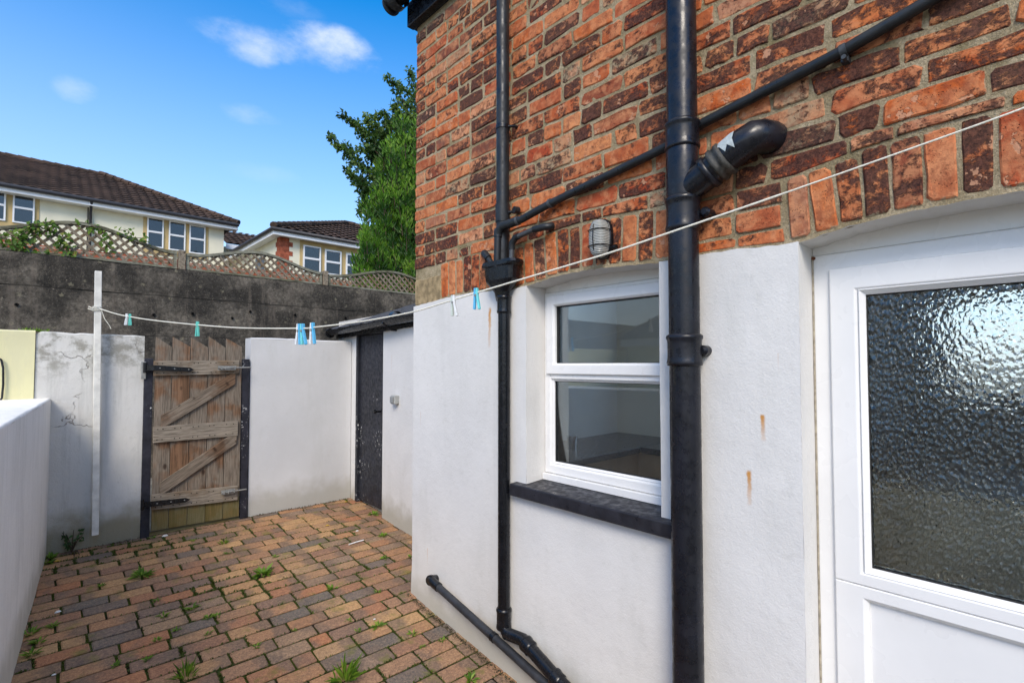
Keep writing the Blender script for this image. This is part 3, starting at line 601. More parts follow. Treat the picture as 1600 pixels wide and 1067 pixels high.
scw = MB(); pp = at_x(1271, 404, XD - .002); scw.tube([(pp.x + .004, pp.y, pp.z), (pp.x - .003, pp.y, pp.z)], .006, 12); scw.build('screw', M_plain('rust', (.16, .06, .03), .8, .2, .3, 80, .3), door)
st_ = MB(); st_.box((XR - .05, dY0 - .05, -1.9), (XD + .09, dY1 + .02, dzb - .006)); st_.build('door_step', CONC, house)
# ---- rooms behind the glass
room = MB(); TILEW = M_plain('kitchen_wall', (.84, .78, .69), .5, .3, .04, 3, .05)
def inroom(mbx, x0, x1, y0, y1, z0, z1, daylight_gap=None):
    v_ = [(x0, y0, z0), (x1, y0, z0), (x1, y1, z0), (x0, y1, z0), (x0, y0, z1), (x1, y0, z1), (x1, y1, z1), (x0, y1, z1)]
    mbx.add(v_, [(0, 1, 2, 3), (4, 5, 1, 0), (6, 7, 3, 2)] + ([] if daylight_gap and y0 > .5 else [(7, 6, 5, 4)]) + ([] if daylight_gap else [(5, 6, 2, 1)]))
    if daylight_gap:
        oy0, oy1, oz0, oz1 = daylight_gap
        for (a_, b_, c_, d_) in ((y0, oy0, z0, z1), (oy1, y1, z0, z1), (oy0, oy1, z0, oz0), (oy0, oy1, oz1, z1)): mbx.add([(x1, a_, c_), (x1, b_, c_), (x1, b_, d_), (x1, a_, d_)], [(0, 1, 2, 3)])
inroom(room, XF + .066, 3.42, .62, 2.40, -1.6, .75, (.64, 1.80, -.50, .74))  # hole in the unseen part of the far wall, added to brighten the kitchen
# inner face of the outer wall round the window
for (y0_, y1_, z0_, z1_) in ((.62, fY0 + .01, -1.6, .75), (fY1 - .01, 2.40, -1.6, .75), (fY0 + .01, fY1 - .01, -1.6, fbot + .01), (fY0 + .01, fY1 - .01, ftop - .01, .75)):
    room.box((XF + .066, y0_, z0_), (XF + .075, y1_, z1_))
room.add([(XF + .066, .62, .75), (2.75, .62, .75), (2.75, 2.40, .75), (XF + .066, 2.40, .75)], [(3, 2, 1, 0)]); room.build('kitchen_room', TILEW, house)  # ceiling stops short, an added gap overhead that lets daylight in
wt = thing('kitchen_worktop', (3.1, 2.1, -1.6), 'dark kitchen worktop with pale drawers seen through the window', 'worktop')
w1 = MB(); w1.box((2.05, 1.86, -.58), (3.415, 2.395, -.54)); w1.box((2.90, .64, -.5801), (3.415, 1.8595, -.54)); w1.build('worktop', M_plain('dark_worktop', (.035, .037, .042), .25, .5, .3, 40, .05), wt, bevel=.004)
w2 = MB(); w2.box((2.05, 1.90, -1.58), (3.41, 2.39, -.585)); w2.box((2.94, .64, -1.58), (3.41, 1.898, -.585)); w2.build('cabinet', M_plain('beech_cabinet', (.42, .27, .16), .4, .4, .12, 7, .05), wt)
for i, y_ in enumerate((1.35, .85)):
    w3 = MB(); w3.box((2.922, y_ - .22, -.78), (2.939, y_ + .22, -.61)); dr = w3.build('drawer', M_plain('beech_drawer', (.46, .30, .18), .4, .4, .12, 7, .05), wt, bevel=.003)
    w4 = MB(); w4.tube([(2.91, y_ - .07, -.67), (2.91, y_ + .07, -.67)], .006, 8); w4.build('handle', LEAD, dr)
CH = M_plain('chrome', (.75, .75, .76), .12, .5, .04, 10, 0, 1)
tp = thing('kitchen_tap', (2.33, 2.27, -.54), 'curved chrome kitchen tap seen through the lower window pane', 'tap')
m_ = MB(); c0 = Vector((2.33, 2.30, -.54)); m_.tube([c0, c0 + Vector((0, 0, .2)), c0 + Vector((.01, -.01, .25)), c0 + Vector((.04, -.03, .285)), c0 + Vector((.085, -.06, .29)), c0 + Vector((.12, -.085, .265)), c0 + Vector((.13, -.09, .23))], .011, 10); m_.build('spout', CH, tp)
m_ = MB(); m_.tube([c0, c0 + Vector((0, 0, .06))], .022, 12); m_.build('tap_body', CH, tp)
cp = MB(); cc = Vector((2.52, 2.12, -.54)); cp.tube([cc, cc + Vector((0, 0, .085))], [.032, .036], 16); tag(cp.build('cup', CH), 'small metal cup on the kitchen worktop behind the window', 'cup')
hall = MB(); inroom(hall, XD + .075, 3.55, dY0 - .1, dY1 + .05, -1.62, .75, (-.10, .36, -.16, .34)); hall.build('hall_room', M_plain('hall_wall', (.26, .27, .28), .7, .2, .15, 2, .05), house)  # far wall hole added to give a bright spot through the door glass
hm = MB(); hm.box((2.9, dY0 - .08, -1.60), (3.3, dY1 + .03, -.46)); hm.box((2.35, dY0 - .08, -1.60), (2.9, dY1 - .01, -.45)); tag(hm.build('hall_cupboard', M_plain('brown_cupboard', (.34, .27, .19), .6, .3, .2, 5, .1)), 'brown cupboard dimly seen behind the patterned glass of the back door', 'cupboard')
# ------------------------------------------------------------------ outhouse
XO = 2.30
oY1 = 4.86; oh = thing('outhouse', (2.9, 4.2, -1.4), 'low white outhouse with black plank door and black gutter behind the house corner', 'outhouse')
def ox(Y): return XO + (Y - 4.0) * .03
zt1 = at_x(643, 497, XO).z
OWH = mat_render('white_render_outhouse', (.68, .67, .65), spots=[(at_x(612, 560, XO).y, at_x(612, 570, XO).z, .006, .09, .25)], base_z=-1.42)
dA = at_x(597, 660, XO).y; dB = at_x(553.5, 660, XO).y
om = MB()
om.grid(lambda u, v: (ox(lerp(YC - .1, dA, u)) + .003 * N(u * 3, v * 4), lerp(YC - .1, dA, u), lerp(-1.6, .38, v)), 14, 24, flip=True)
om.grid(lambda u, v: (ox(dA) + u * .06, dA, lerp(-1.6, .38, v)), 1, 10, flip=True)
om.grid(lambda u, v: (ox(dA) + .9 * u, 5.12, lerp(-1.6, .45 + .2 * u, v)), 2, 4)
om.grid(lambda u, v: (ox(lerp(dB, 5.12, u)), lerp(dB, 5.12, u), lerp(-1.6, .33, v)), 3, 4, flip=True)
om.box((ox(dA) + .07, dA - .3, -1.6), (ox(dA) + .09, 5.1, .36))
om.build('wall', OWH, oh)
do = MB(); ODB = mat_black('flaking_black_paint', .45, (.012, .013, .018), flecks=1., bump=.4, ws=(1, 1, .6)); dz1 = at_x(575, 523, XO).z
n = 4
odoor = None
for i in range(n):
    a = lerp(dA + .012, dB - .035, i / n); b = lerp(dA + .012, dB - .035, (i + 1) / n)
    q = MB(); q.box((ox(a) + .022, a + .001, -1.325), (ox(a) + .05, b - .001, dz1))
    if odoor is None: odoor = q.build('door', ODB, oh, bevel=.003)
    else: q.build('plank', ODB, odoor, bevel=.003)
q = MB(); q.box((ox(dB) - .006, dB - .032, -1.40), (ox(dB) + .06, dB + .01, dz1 + .05)); q.box((ox(dA) - .001, dA + .001, dz1 + .004), (ox(dA) + .06, dB - .033, dz1 + .05)); q.build('door_frame', ODB, oh, bevel=.004)
p_ = at_x(588, 643, XO - .02); q = MB(); q.tube([p_ + Vector((.05, 0, 0)), p_, p_ + Vector((-.012, 0, 0))], [.009, .009, .02], 12); q.tube([p_ + Vector((-.012, 0, 0)), p_ + Vector((-.03, 0, 0))], [.022, .016], 12); q.build('handle', IRON, odoor)
gl_, gr_ = at_x(516, 522, XO - .09), at_x(646, 499, XO - .09)
g_ = MB(); gn = 12
for rr, fl in ((.05, True), (.046, False)): g_.grid(lambda u, v: tuple(gl_.lerp(gr_ + Vector((0, -.12, .008)), v) + Vector((-rr * math.cos(math.pi * u), 0, -rr * math.sin(math.pi * u) + .03))), gn, 10, flip=fl)
d_ = (gr_ - gl_).normalized()
g_.tube([gl_ - d_ * .008 + Vector((0, 0, .01)), gl_ + d_ * .004 + Vector((0, 0, .01))], .050, 20)
for q_ in (at_x(618, 500, XO - .09),): g_.tube([Vector((q_.x, q_.y, q_.z + .02)) - d_ * .03, Vector((q_.x, q_.y, q_.z + .02)) + d_ * .03], .0535, 20, cap=False)
g_.build('gutter', BLACK, oh)
br = MB(); q_ = at_x(615, 507, XO - .03); br.tube([q_ + Vector((.03, 0, -.05)), q_ + Vector((-.02, 0, -.05)), q_ + Vector((-.06, 0, -.03)), q_ + Vector((-.11, 0, .01))], .008, 8); br.build('gutter_bracket', BLACK, oh)
fb = MB(); fb.bar(gl_ + Vector((.075, .0, .0)), gr_ + Vector((.075, -.1, .01)), .02, .10); fb.build('fascia', BLACK, oh)
rz0 = gl_.z + .055; rz1 = gr_.z + .06
SL = M_plain('slate', (.055, .055, .06), .75, .3, .35, 12, .5)
srow = []
for k_ in range(5):
    for j in range(11):
        ya = 5.2 - (j + (k_ % 2) * .5) * .24; yb = ya - .235
        if yb < YC - .06: continue
        x0_ = XO - .075 + k_ * .22; pz0 = lerp(rz0, rz1, (5.15 - (ya + yb) / 2) / 1.7) + k_ * .075
        q = MB(); q.add([(x0_, ya, pz0), (x0_, yb, pz0), (x0_ + .30, yb, pz0 + .10), (x0_ + .30, ya, pz0 + .10), (x0_, ya, pz0 - .008), (x0_, yb, pz0 - .008), (x0_ + .30, yb, pz0 + .09), (x0_ + .30, ya, pz0 + .09)], [(3, 2, 1, 0), (0, 1, 5, 4), (1, 2, 6, 5), (2, 3, 7, 6), (3, 0, 4, 7), (4, 5, 6, 7)])
        srow.append(q)
for q in srow: q.build('slate', SL, oh)
# grey switch box
sw = thing('switch_box', at_x(620, 630, XO), 'small grey outdoor switch box on the white outhouse wall', 'switch')
p_ = at_x(621, 624, XO); GREY = M_plain('grey_plastic', (.34, .35, .34), .5, .3, .1, 30, .1)
q = MB(); q.box((p_.x - .05, p_.y - .035, p_.z - .038), (p_.x + .02, p_.y + .035, p_.z + .038)); q.build('box', GREY, sw, bevel=.006)
q = MB(); q.box((p_.x - .062, p_.y - .024, p_.z - .027), (p_.x - .05, p_.y + .026, p_.z + .027)); q.build('cover', M_plain('grey_cover', (.24, .25, .25), .4, .4, .1, 30, .1), sw, bevel=.005)
# ------------------------------------------------------------------ yard walls
def wall_block(name, pts, z0, topf, thick, mat, label, cat, dirn='y', nseg=24):
    """wall standing on the line a-b, facing the camera, top given by topf(t)"""
    a, b = Vector(pts[0]), Vector(pts[1]); d = (b - a).normalized(); nrm = Vector((-d.y, d.x, 0))
    m = MB(); r_ = .014
    def P(t, off, z): q = a.lerp(b, t); return (q.x + nrm.x * off, q.y + nrm.y * off, z)
    def face(u, v):
        z1 = topf(u) - r_; z = lerp(z0, z1, v); q = a.lerp(b, u); w = .004 * N(q.x * 2.5 + 7, q.y * 2.5, z * 2.5) + .0016 * N(q.x * 12, q.y * 12, z * 12); return P(u, w, z)
    m.grid(face, nseg, 26)
    def cap(u, v):
        if v < .5: an = v * 2 * math.pi / 2; return P(u, r_ * (1 - math.cos(an)) + (.003 * N(u * 9, 2)), topf(u) - r_ + r_ * math.sin(an) + .004 * N(u * 14, 6))
        return P(u, lerp(r_, thick, (v - .5) * 2), topf(u) + .004 * N(u * 14, 6))
    m.grid(cap, nseg, 8)
    m.grid(lambda u, v: P(u, thick, lerp(topf(u), z0, v)), nseg, 2)
    for t, fl in ((0, False), (1, True)): m.grid(lambda u, v: P(t, lerp(thick, .004 * 0, u), lerp(z0, topf(t) - .003, v)), 2, 4, flip=not fl if False else (t == 1))
    o = m.build(name, mat); return tag(o, label, cat)
YG = 4.85
GW = mat_render('white_render_gate_wall', (.60, .60, .595), axis='x', base_z=-1.33, grime=.8, spots=[])
LW = mat_render('old_white_render', (.62, .61, .57), axis='x', base_z=-1.30, grime=1.6, cracks=.7, streak=.3, bumpy=1.)
LOW = mat_render('streaky_white_render', (.86, .84, .80), axis='x', base_z=-1.42, grime=.7, streak=.22, bumpy=.6)
CREAM = mat_render('cream_render', (.72, .68, .40), axis='x', base_z=-5, grime=.4)
xr0 = at_y(389, 700, YG).x; topw = at_y(470, 530, YG).z
wall_block('yard_wall', ((xr0, YG, 0), (2.32, YG, 0)), -1.5, lambda t: topw + .006 * N(t * 2), .16, GW, 'smooth white rendered yard wall between the wooden gate and the outhouse door', 'wall')
xl0 = at_y(51, 700, YG).x; xl1 = at_y(222, 700, YG).x
wall_block('yard_wall', ((xl0, YG, 0), (xl1, YG, 0)), -1.5, lambda t: at_y(lerp(51, 222, t), lerp(517, 525, t), YG).z + .008 * N(t * 5, 3) - (.02 if t < .04 else 0), .16, LW, 'old cracked white wall behind the washing line pole, left of the gate', 'wall')
wall_block('neighbour_wall', ((-3.2, YG - .012, 0), (xl0 - .004, YG - .012, 0)), -1.5, lambda t: at_y(20, 515, YG).z, .17, CREAM, 'cream painted wall at the left edge, beyond the low white wall', 'wall')
lz = at_y(80, 622, YG).z
a0 = Vector((left_x(YG) + .0, YG + .01, 0)); a1 = Vector((left_x(.2) - .02, .2, 0))
lw = MB(); dd = (a1 - a0); nrm = Vector((dd.y, -dd.x, 0)).normalized()
if nrm.x > 0: nrm = -nrm
def lowP(t, off, z): q = a0.lerp(a1, t); return (q.x + nrm.x * off, q.y + nrm.y * off, z)
lw.grid(lambda u, v: lowP(u, .004 * N(u * 12, v * 4, 8) + (0 if v > .03 else -.01), lerp(-1.9, lz - .014, v)), 60, 30, flip=True)
lw.grid(lambda u, v: lowP(u, .014 * (1 - math.cos(min(1, v * 2) * math.pi / 2)) if v < .5 else lerp(.014, .42, (v - .5) * 2), lz - .014 + .014 * math.sin(min(1, v * 2) * math.pi / 2) + .003 * N(u * 30, v * 3)), 60, 10, flip=True)
lw.grid(lambda u, v: lowP(u, .42, lerp(lz, -1.9, v)), 20, 2, flip=True)
tag(lw.build('low_wall', LOW), 'low white boundary wall with a flat top along the left side of the yard', 'wall')
# cable against the cream wall
cb = MB(); pts = [at_y(-14, 640, YG - .03), at_y(3, 622, YG - .03), at_y(5, 600, YG - .03), at_y(5, 575, YG - .03), at_y(2, 562, YG - .03), at_y(-6, 558, YG - .03)]
cb.tube(pts, .006, 8); tag(cb.build('cable', PLASTIC), 'thin dark cable loop against the cream wall at the left edge', 'cable')
# concrete retaining wall behind the alley
YB = 7.2
cw_top = at_y(300, 422, YB).z
cw = thing('concrete_wall', (2, YB, -1.3), 'tall dark weathered concrete retaining wall behind the alley', 'wall')
nb = 5; zz = [-1.4, -.62, -.02, .34, .82, cw_top]
for i in range(nb):
    z0_, z1_ = zz[i], zz[i + 1]; m = MB(); off = (.0, .006, .0, .008, .002)[i]
    m.grid(lambda u, v: (lerp(-3, 11, u), YB + off + .010 * N(u * 30, v * 3, i) + (.006 if v in (0, 1) else 0), lerp(z0_, z1_ - .004, v) + (.008 * N(u * 40, 3) if (v == 1 and i == nb - 1) else 0)), 150, 6)
    if i == nb - 1: m.grid(lambda u, v: (lerp(-3, 11, u), lerp(YB, YB + .28, v), cw_top - .004 + .008 * N(u * 40, 3) * (1 - v)), 150, 2)
    m.box((-3, YB + .012, z0_ + .0), (11, YB + .28, z1_ - .012)) if i < nb - 1 else None
    m.build('concrete_lift', CONC, cw)
HOLE = M_plain('hole_dark', (.006, .006, .006), .9, .1, .1, 10, 0); PALE = M_plain('pale_grout', (.20, .18, .15), .9, .1, .2, 30, .3)
for (px, py) in [(26, 476), (240, 492), (301, 490), (363, 497), (391, 487), (461, 492), (540, 497)]:
    p_ = at_y(px, py, YB - .004); q = MB(); q.tube([p_ + Vector((0, -.004, 0)), p_ + Vector((0, .02, 0))], [.017, .012], 14, cap=False); q.tube([p_ + Vector((0, .004, 0)), p_ + Vector((0, .008, 0))], .010, 12); q.build('tie_hole', HOLE, cw)
# ------------------------------------------------------------------ gate
gate = thing('wooden_gate', (at_y(305, 700, YG).x, YG, -1.34), 'weathered ledged and braced wooden gate with saw tooth top and green algae at its foot', 'gate')
WV = mat_wood('gate_board', True, algae=True, greyness=.52, warm=(.22, .125, .072), grey=(.25, .215, .17)); WH = mat_wood('gate_rail', False, warm=(.22, .155, .10), grey=(.33, .285, .225), greyness=.9); WD = mat_wood('gate_brace', False, warm=(.17, .105, .065), grey=(.26, .215, .165), greyness=.7, rot=R(33))
YGT = YG - .03
def gp(px, py): return at_y(px, py, YGT)
edges_t = [239, 265.7, 294.5, 322.5, 350, 375.5]; zbot_l, zbot_r = gp(236, 830).z, gp(374, 806).z
for i in range(5):
    xa = gp(edges_t[i], 700).x + .002; xb = gp(edges_t[i + 1], 700).x - .002
    za, zb = gp(edges_t[i] + 1, 527 - (0 if i < 4 else -2)).z + random.uniform(-.01, .01), gp(edges_t[i + 1] - 1, 543).z + random.uniform(-.008, .008)
    if i == 4: zb += .01
    b0 = lerp(zbot_l, zbot_r, i / 5); b1 = lerp(zbot_l, zbot_r, (i + 1) / 5); t = .022; dy = random.uniform(-.002, .002)
    q = MB(); v_ = []
    for y_ in (YGT + dy, YGT + t + dy): v_ += [(xa, y_, b0), (xb, y_, b1), (xb, y_, zb), (xa + .002, y_, za)]
    q.add(v_, [(0, 1, 2, 3), (7, 6, 5, 4), (0, 4, 5, 1), (1, 5, 6, 2), (2, 6, 7, 3), (3, 7, 4, 0)]); q.build('board', WV, gate, bevel=.002)
def rail(pl, pr, hpx, name, m, x_off, yoff=.024, th=.024):
    a, b = at_y(*pl, YGT - yoff), at_y(*pr, YGT - yoff); q = MB(); h = hpx / FPX * 4.0
    d = (b - a); v_ = []
    for y_ in (0, th):
        for (p, s_) in ((a, -1), (b, -1), (b, 1), (a, 1)): v_.append((p.x, p.y + y_ - .0, p.z + s_ * h / 2))
    q.add(v_, [(0, 1, 2, 3), (7, 6, 5, 4), (0, 4, 5, 1), (1, 5, 6, 2), (2, 6, 7, 3), (3, 7, 4, 0)]); o = q.build(name, m, gate, bevel=.003)
    k_ = MB()
    for t in (.04, .1, .24, .3, .44, .5, .64, .7, .85, .93):
        for s_ in (-1, 1):
            p = a.lerp(b, t + random.uniform(-.01, .01)) + Vector((0, 0, s_ * h * .32)); k_.tube([p + Vector((0, -.0015, 0)), p + Vector((0, .003, 0))], .0042, 6)
    nl_ = k_.build('nails', HOLE, o); nl_['kind'] = 'stuff'; return o
rl = rail((240, 575.5), (374, 573.5), 23, 'rail', WH, 0); rail((239.5, 679.5), (372, 669), 25, 'rail', WH, 0); rb = rail((236.5, 785), (371.5, 770), 24, 'rail', WH, 0)
def brace(p1, p2, wpx):
    a, b = at_y(*p1, YGT - .022), at_y(*p2, YGT - .022); q = MB(); h = wpx / FPX * 4.2; hz = h / 2 / math.cos(math.atan2(b.z - a.z, b.x - a.x)) ; v_ = []
    for y_ in (0, .02):
        for (p, s_) in ((a, -1), (b, -1), (b, 1), (a, 1)): v_.append((p.x + (0), p.y + y_, p.z + s_ * hz))
    q.add(v_, [(0, 1, 2, 3), (7, 6, 5, 4), (0, 4, 5, 1), (1, 5, 6, 2), (2, 6, 7, 3), (3, 7, 4, 0)]); q.build('brace', WD, gate, bevel=.003)
brace((252, 660), (368, 590), 17); brace((250, 765), (370, 683), 17)
for (a, b, o_) in (((240, 574.5), (304, 577.5), rl), ((236, 787.5), (297, 780), rb)):
    p, q2 = at_y(*a, YGT - .05), at_y(*b, YGT - .05); q = MB(); h = .021; v_ = []
    for y_ in (0, .006): v_ += [(p.x - .05, p.y + y_ + .018, p.z - h), (p.x, p.y + y_, p.z - h), (q2.x - .03, q2.y + y_, q2.z - h * .8), (q2.x, q2.y + y_, q2.z), (q2.x - .03, q2.y + y_, q2.z + h * .8), (p.x, p.y + y_, p.z + h), (p.x - .05, p.y + y_ + .018, p.z + h)]
    fs = [tuple(range(7)), tuple(reversed(range(7, 14)))] + [(i, i + 7, (i + 1) % 7 + 7, (i + 1) % 7) for i in range(7)]
    q.add(v_, fs); q.tube([(p.x - .052, p.y + .02, p.z - .04), (p.x - .052, p.y + .02, p.z + .04)], .012, 10); hg = q.build('strap_hinge', BLACK, gate)
    k_ = MB()
    for t in (.15, .5, .85): c = p.lerp(q2, t); k_.tube([(c.x, c.y - .003, c.z), (c.x, c.y + .001, c.z)], .0045, 8)
    k_.build('screw', LEAD, hg)
for (a, b, y0_) in (((341, 575), (392, 574), 0), ((346, 770), (385, 764), 1)):
    p, q2 = at_y(*a, YGT - .06), at_y(*b, YGT - .06); q = MB(); q.tube([p, q2], .006, 10); q.box((p.x, p.y + .008, p.z - .018), (p.x + (q2.x - p.x) * .55, p.y + .014, p.z + .018)); q.tube([p + Vector((.05, 0, 0)), p + Vector((.05, -.02, -.012))], .004, 8)
    for t in (.1, .5): c = p.lerp(q2, t); q.box((c.x - .006, c.y - .009, c.z - .012), (c.x + .006, c.y + .012, c.z + .012))
    q.build('bolt', LEAD, gate)
pb = mat_black('post_black_paint', .5, (.014, .014, .020), flecks=.6, bump=.7)
for (pxa, pxb, yt, yb_, lab) in ((222.5, 236.5, 560, 834, 0), (376.5, 388, 561, 808, 1)):
    a = at_y(pxa, 700, YG - .02); b = at_y(pxb, 700, YG - .02); q = MB(); q.box((a.x, YG - .02, -1.38), (b.x, YG + .055, at_y(pxa, yt, YG).z)); q.build('gate_post', pb, gate, bevel=.004)
q = MB(); p_ = at_y(226, 575, YG - .025); q.box((p_.x - .022, p_.y - .01, p_.z - .085), (p_.x + .008, p_.y + .004, p_.z + .05)); q.build('hinge_plate', LEAD, gate, bevel=.002)
q = MB(); a, b = at_y(232, 838, YG), at_y(386, 808, YG); q.box((a.x, YG - .012, -1.40), (b.x, YG + .06, -1.322)); q.build('threshold', WV, gate, bevel=.005)
# ------------------------------------------------------------------ washing line
YP = YG - .06
pole = MB(); pa, pb2 = at_y(153.5, 424, YP), at_y(148.5, 835, YP); q0 = Vector((pa.x, YP, 0)); hw = .020
pm = MB(); v_ = []
for (p, tw) in ((pb2, 0), (pa, .0)):
    for sx, sy in ((-1, -1), (1, -1), (1, 1), (-1, 1)): v_.append((p.x + sx * hw, YP + sy * .022, p.z))
pm.add(v_, [(3, 2, 1, 0), (4, 5, 6, 7), (0, 1, 5, 4), (1, 2, 6, 5), (2, 3, 7, 6), (3, 0, 4, 7)])
PW = M_plain('flaking_white_pole_paint', (.66, .65, .59), .7, .2, .16, 9, .4)
tag(pm.build('washing_line_pole', PW, bevel=.003), 'tall square off white timber pole fixed against the old white wall', 'pole')
P0 = Vector((pa.x, YP - .03, 0)); P1 = Vector((1.725, .02, 0)); ln = (P1 - P0); nl = Vector((ln.y, -ln.x, 0)).normalized()
def at_line(px, py, shift=0): d = ray(px, py); return d * (P0.dot(nl) / d.dot(nl))
ctrl = [(155, 482), (180, 490), (201, 494.5), (240, 500.5), (308, 507.5), (380, 512.5), (470, 513), (490, 511.5), (560, 503), (640, 488.5), (700, 471), (746, 457), (840, 429), (950, 396), (1045, 364), (1180, 318), (1300, 276), (1450, 223), (1600, 169), (1780, 100)]
def cr(p0, p1, p2, p3, t): return .5 * (2 * p1 + (p2 - p0) * t + (2 * p0 - 5 * p1 + 4 * p2 - p3) * t * t + (3 * p1 - p0 - 3 * p2 + p3) * t ** 3)
LP = [at_line(*c) for c in ctrl]; LP2 = []
for i in range(len(LP) - 1):
    a, b, c, d = LP[max(0, i - 1)], LP[i], LP[i + 1], LP[min(len(LP) - 1, i + 2)]
    for t in range(4): LP2.append(cr(a, b, c, d, t / 4))
LP2.append(LP[-1])
ROPE = M_plain('pale_rope', (.72, .70, .60), .7, .2, .15, 200, .5)
wl = thing('washing_line', LP[0], 'pale washing line stretched from the pole past the window to the right edge', 'washing line')
q = MB(); q.tube(LP2, [.0034 if p.y > .5 else .0026 for p in LP2], 8); q.build('rope', ROPE, wl)
hk = MB(); he = LP[-1]; hk.tube([(XW + .02, he.y, he.z), (he.x + .01, he.y, he.z), (he.x - .012, he.y, he.z - .004), (he.x - .016, he.y, he.z + .014)], .005, 8); hk.tube([(XW + .006, he.y, he.z), (XW - .004, he.y, he.z)], .018, 12); hk.build('wall_hook', LEAD, wl)
kn = MB(); c = LP[0] + Vector((-.0, 0, 0))
for k_ in range(4):
    zz_ = c.z + (k_ - 1.5) * .009; cx0, cy0 = pa.x - .001, YP
    kn.tube([(cx0 + sx * (hw + .004), cy0 + sy * (.022 + .004), zz_ + random.uniform(-.003, .003)) for sx, sy in ((-1, -1), (1, -1), (1, 1), (-1, 1), (-1, -1))], .0042, 6)
kn.tube([(pa.x - hw - .005, YP - .03, c.z), (pa.x - hw - .03, YP - .035, c.z + .012), (pa.x - hw - .035, YP - .035, c.z - .004), (pa.x - hw - .005, YP - .03, c.z - .012)], .004, 6)
kn.tube([(pa.x + hw + .003, YP - .03, c.z - .01), (pa.x + hw + .02, YP - .04, c.z - .07), (pa.x + hw + .05, YP - .04, c.z - .12), (pa.x + hw + .06, YP - .04, c.z - .145)], .0022, 6)
kn.build('knot', ROPE, wl)
PEGC = {'teal': (.12, .50, .42), 'blue': (.10, .42, .68), 'white': (.70, .72, .72), 'pale': (.50, .56, .50), 'aqua': (.16, .60, .62)}
PEGM = {k_: M_plain('peg_' + k_, c, .35, .4, .08, 60, .1) for k_, c in PEGC.items()}
def peg(px, py, h, colr, colr2, tilt, label, sc=1., rz=0):
    p = at_line(px, py); t = thing('clothes_peg', p, label, 'clothes peg', 'clothes pegs on the washing line'); L = h
    w = L * .13; along = ln.normalized()
    for s_, cc in ((-1, colr), (1, colr2)):
        q = MB(); top = Vector((0, 0, L * .22)) + along * (s_ * L * .03); bot = Vector((0, 0, -L * .78)) + along * (s_ * L * .14 + tilt * L * .4)
        mid = Vector((0, 0, -L * .1)) + along * (s_ * L * .055)
        q.bar(p + top, p + mid, L * .13, w, up=along); q.bar(p + mid + Vector((0, 0, .001)), p + bot, L * .125, w * .8, up=along); q.build('peg_leg', PEGM[cc], t, bevel=.001)
    q = MB(); c0 = p + Vector((0, 0, -L * .12)); q.tube([c0 - nl * L * .09, c0 + nl * L * .09], L * .06, 8); q.build('spring', LEAD, t)
peg(198, 494, .078, 'white', 'white', -.35, 'white clothes peg hanging closest to the pole')
peg(203, 494.5, .078, 'teal', 'teal', .15, 'green clothes peg touching the white one nearest the pole')
peg(308.5, 507.5, .088, 'teal', 'teal', .0, 'lone green clothes peg above the wooden gate')
peg(467, 513, .105, 'white', 'blue', -.1, 'left blue and white clothes peg above the smooth white wall')
peg(472.5, 513, .105, 'aqua', 'blue', .35, 'all blue clothes peg between two blue and white ones', )
peg(488, 511.5, .105, 'white', 'blue', .1, 'right blue and white clothes peg above the smooth white wall')
peg(708, 468.5, .085, 'pale', 'white', .25, 'pale translucent clothes peg near the brick house corner')
peg(744, 457.5, .085, 'blue', 'aqua', .12, 'blue and aqua clothes peg just left of the rainwater hopper')
# ------------------------------------------------------------------ pipes
def vpipe(px, pyt, pyb, X, r, mat, name, parent, ext_top=0, ext_bot=0):
    """vertical pipe whose axis is at plane X"""
    pm_ = at_x(px, (pyt + pyb) / 2, X); zt_ = at_x(px, pyt, X).z + ext_top; zb_ = at_x(px, pyb, X).z - ext_bot
    q = MB(); q.tube([(X, pm_.y, zb_), (X, pm_.y, zt_)], r, 32); return q.build(name, mat, parent), pm_.y, zt_, zb_
def collar(px, py0, py1, X, Y, r, mat, parent, name='collar', rings=True, seg=32):
    z1, z0 = at_x(px, py0, X).z, at_x(px, py1, X).z; h = z1 - z0; q = MB()
    pr = [(0, r * 1.0), (.02, r * 1.13), (.10, r * 1.17), (.18, r * 1.12), (.30, r * 1.10), (.70, r * 1.10), (.80, r * 1.12), (.86, r * 1.19), (.94, r * 1.19), (1, r * 1.02)]
    q.tube([(X, Y, z0 + h * t) for t, _ in pr], [b for _, b in pr], seg); return q.build(name, mat, parent)
# soil pipe
XS = XW - .075; RS = .0555
sp_ = thing('soil_pipe', (XS, at_x(1070, 560, XS).y, -1.7), 'thick glossy black soil pipe with collars running up the wall between window and door', 'pipe')
_, YS, _, _ = vpipe(1069.5, -10, 1067, XS, RS, SOIL, 'pipe', sp_, .5, .35)
collar(1066, 192, 236, XS, YS, RS, SOIL, sp_); collar(1068, 308, 362, XS, YS, RS, SOIL, sp_); collar(1070, 522, 572, XS, YS, RS, SOIL, sp_)
q = MB(); z1, z0 = at_x(1067, 232, XS).z, at_x(1067, 312, XS).z; q.tube([(XS, YS, z0 - .01), (XS, YS, z0 + .02), (XS, YS, z1 - .02), (XS, YS, z1 + .01)], [RS * 1.02, RS * 1.08, RS * 1.08, RS * 1.02], 32); q.build('branch_body', SOIL, sp_)
a = Vector((XS, YS, z0 + .02)); e = at_x(1172, 216, XW - .075); w_ = at_x(1216, 196, XW + .02)
jn = MB(); d1 = (e - a).normalized(); jn.tube([a, a.lerp(e, .25), a.lerp(e, .55)], [RS * .90, RS * .98, RS * .98], 28); jn.build('branch', SOIL, sp_)
c = a.lerp(e, .42); q = MB(); q.tube([c + d1 * t for t in (-.012, -.010, .010, .012)], [RS * .98, RS * 1.12, RS * 1.12, RS], 28)
q.build('collar', SOIL, sp_)
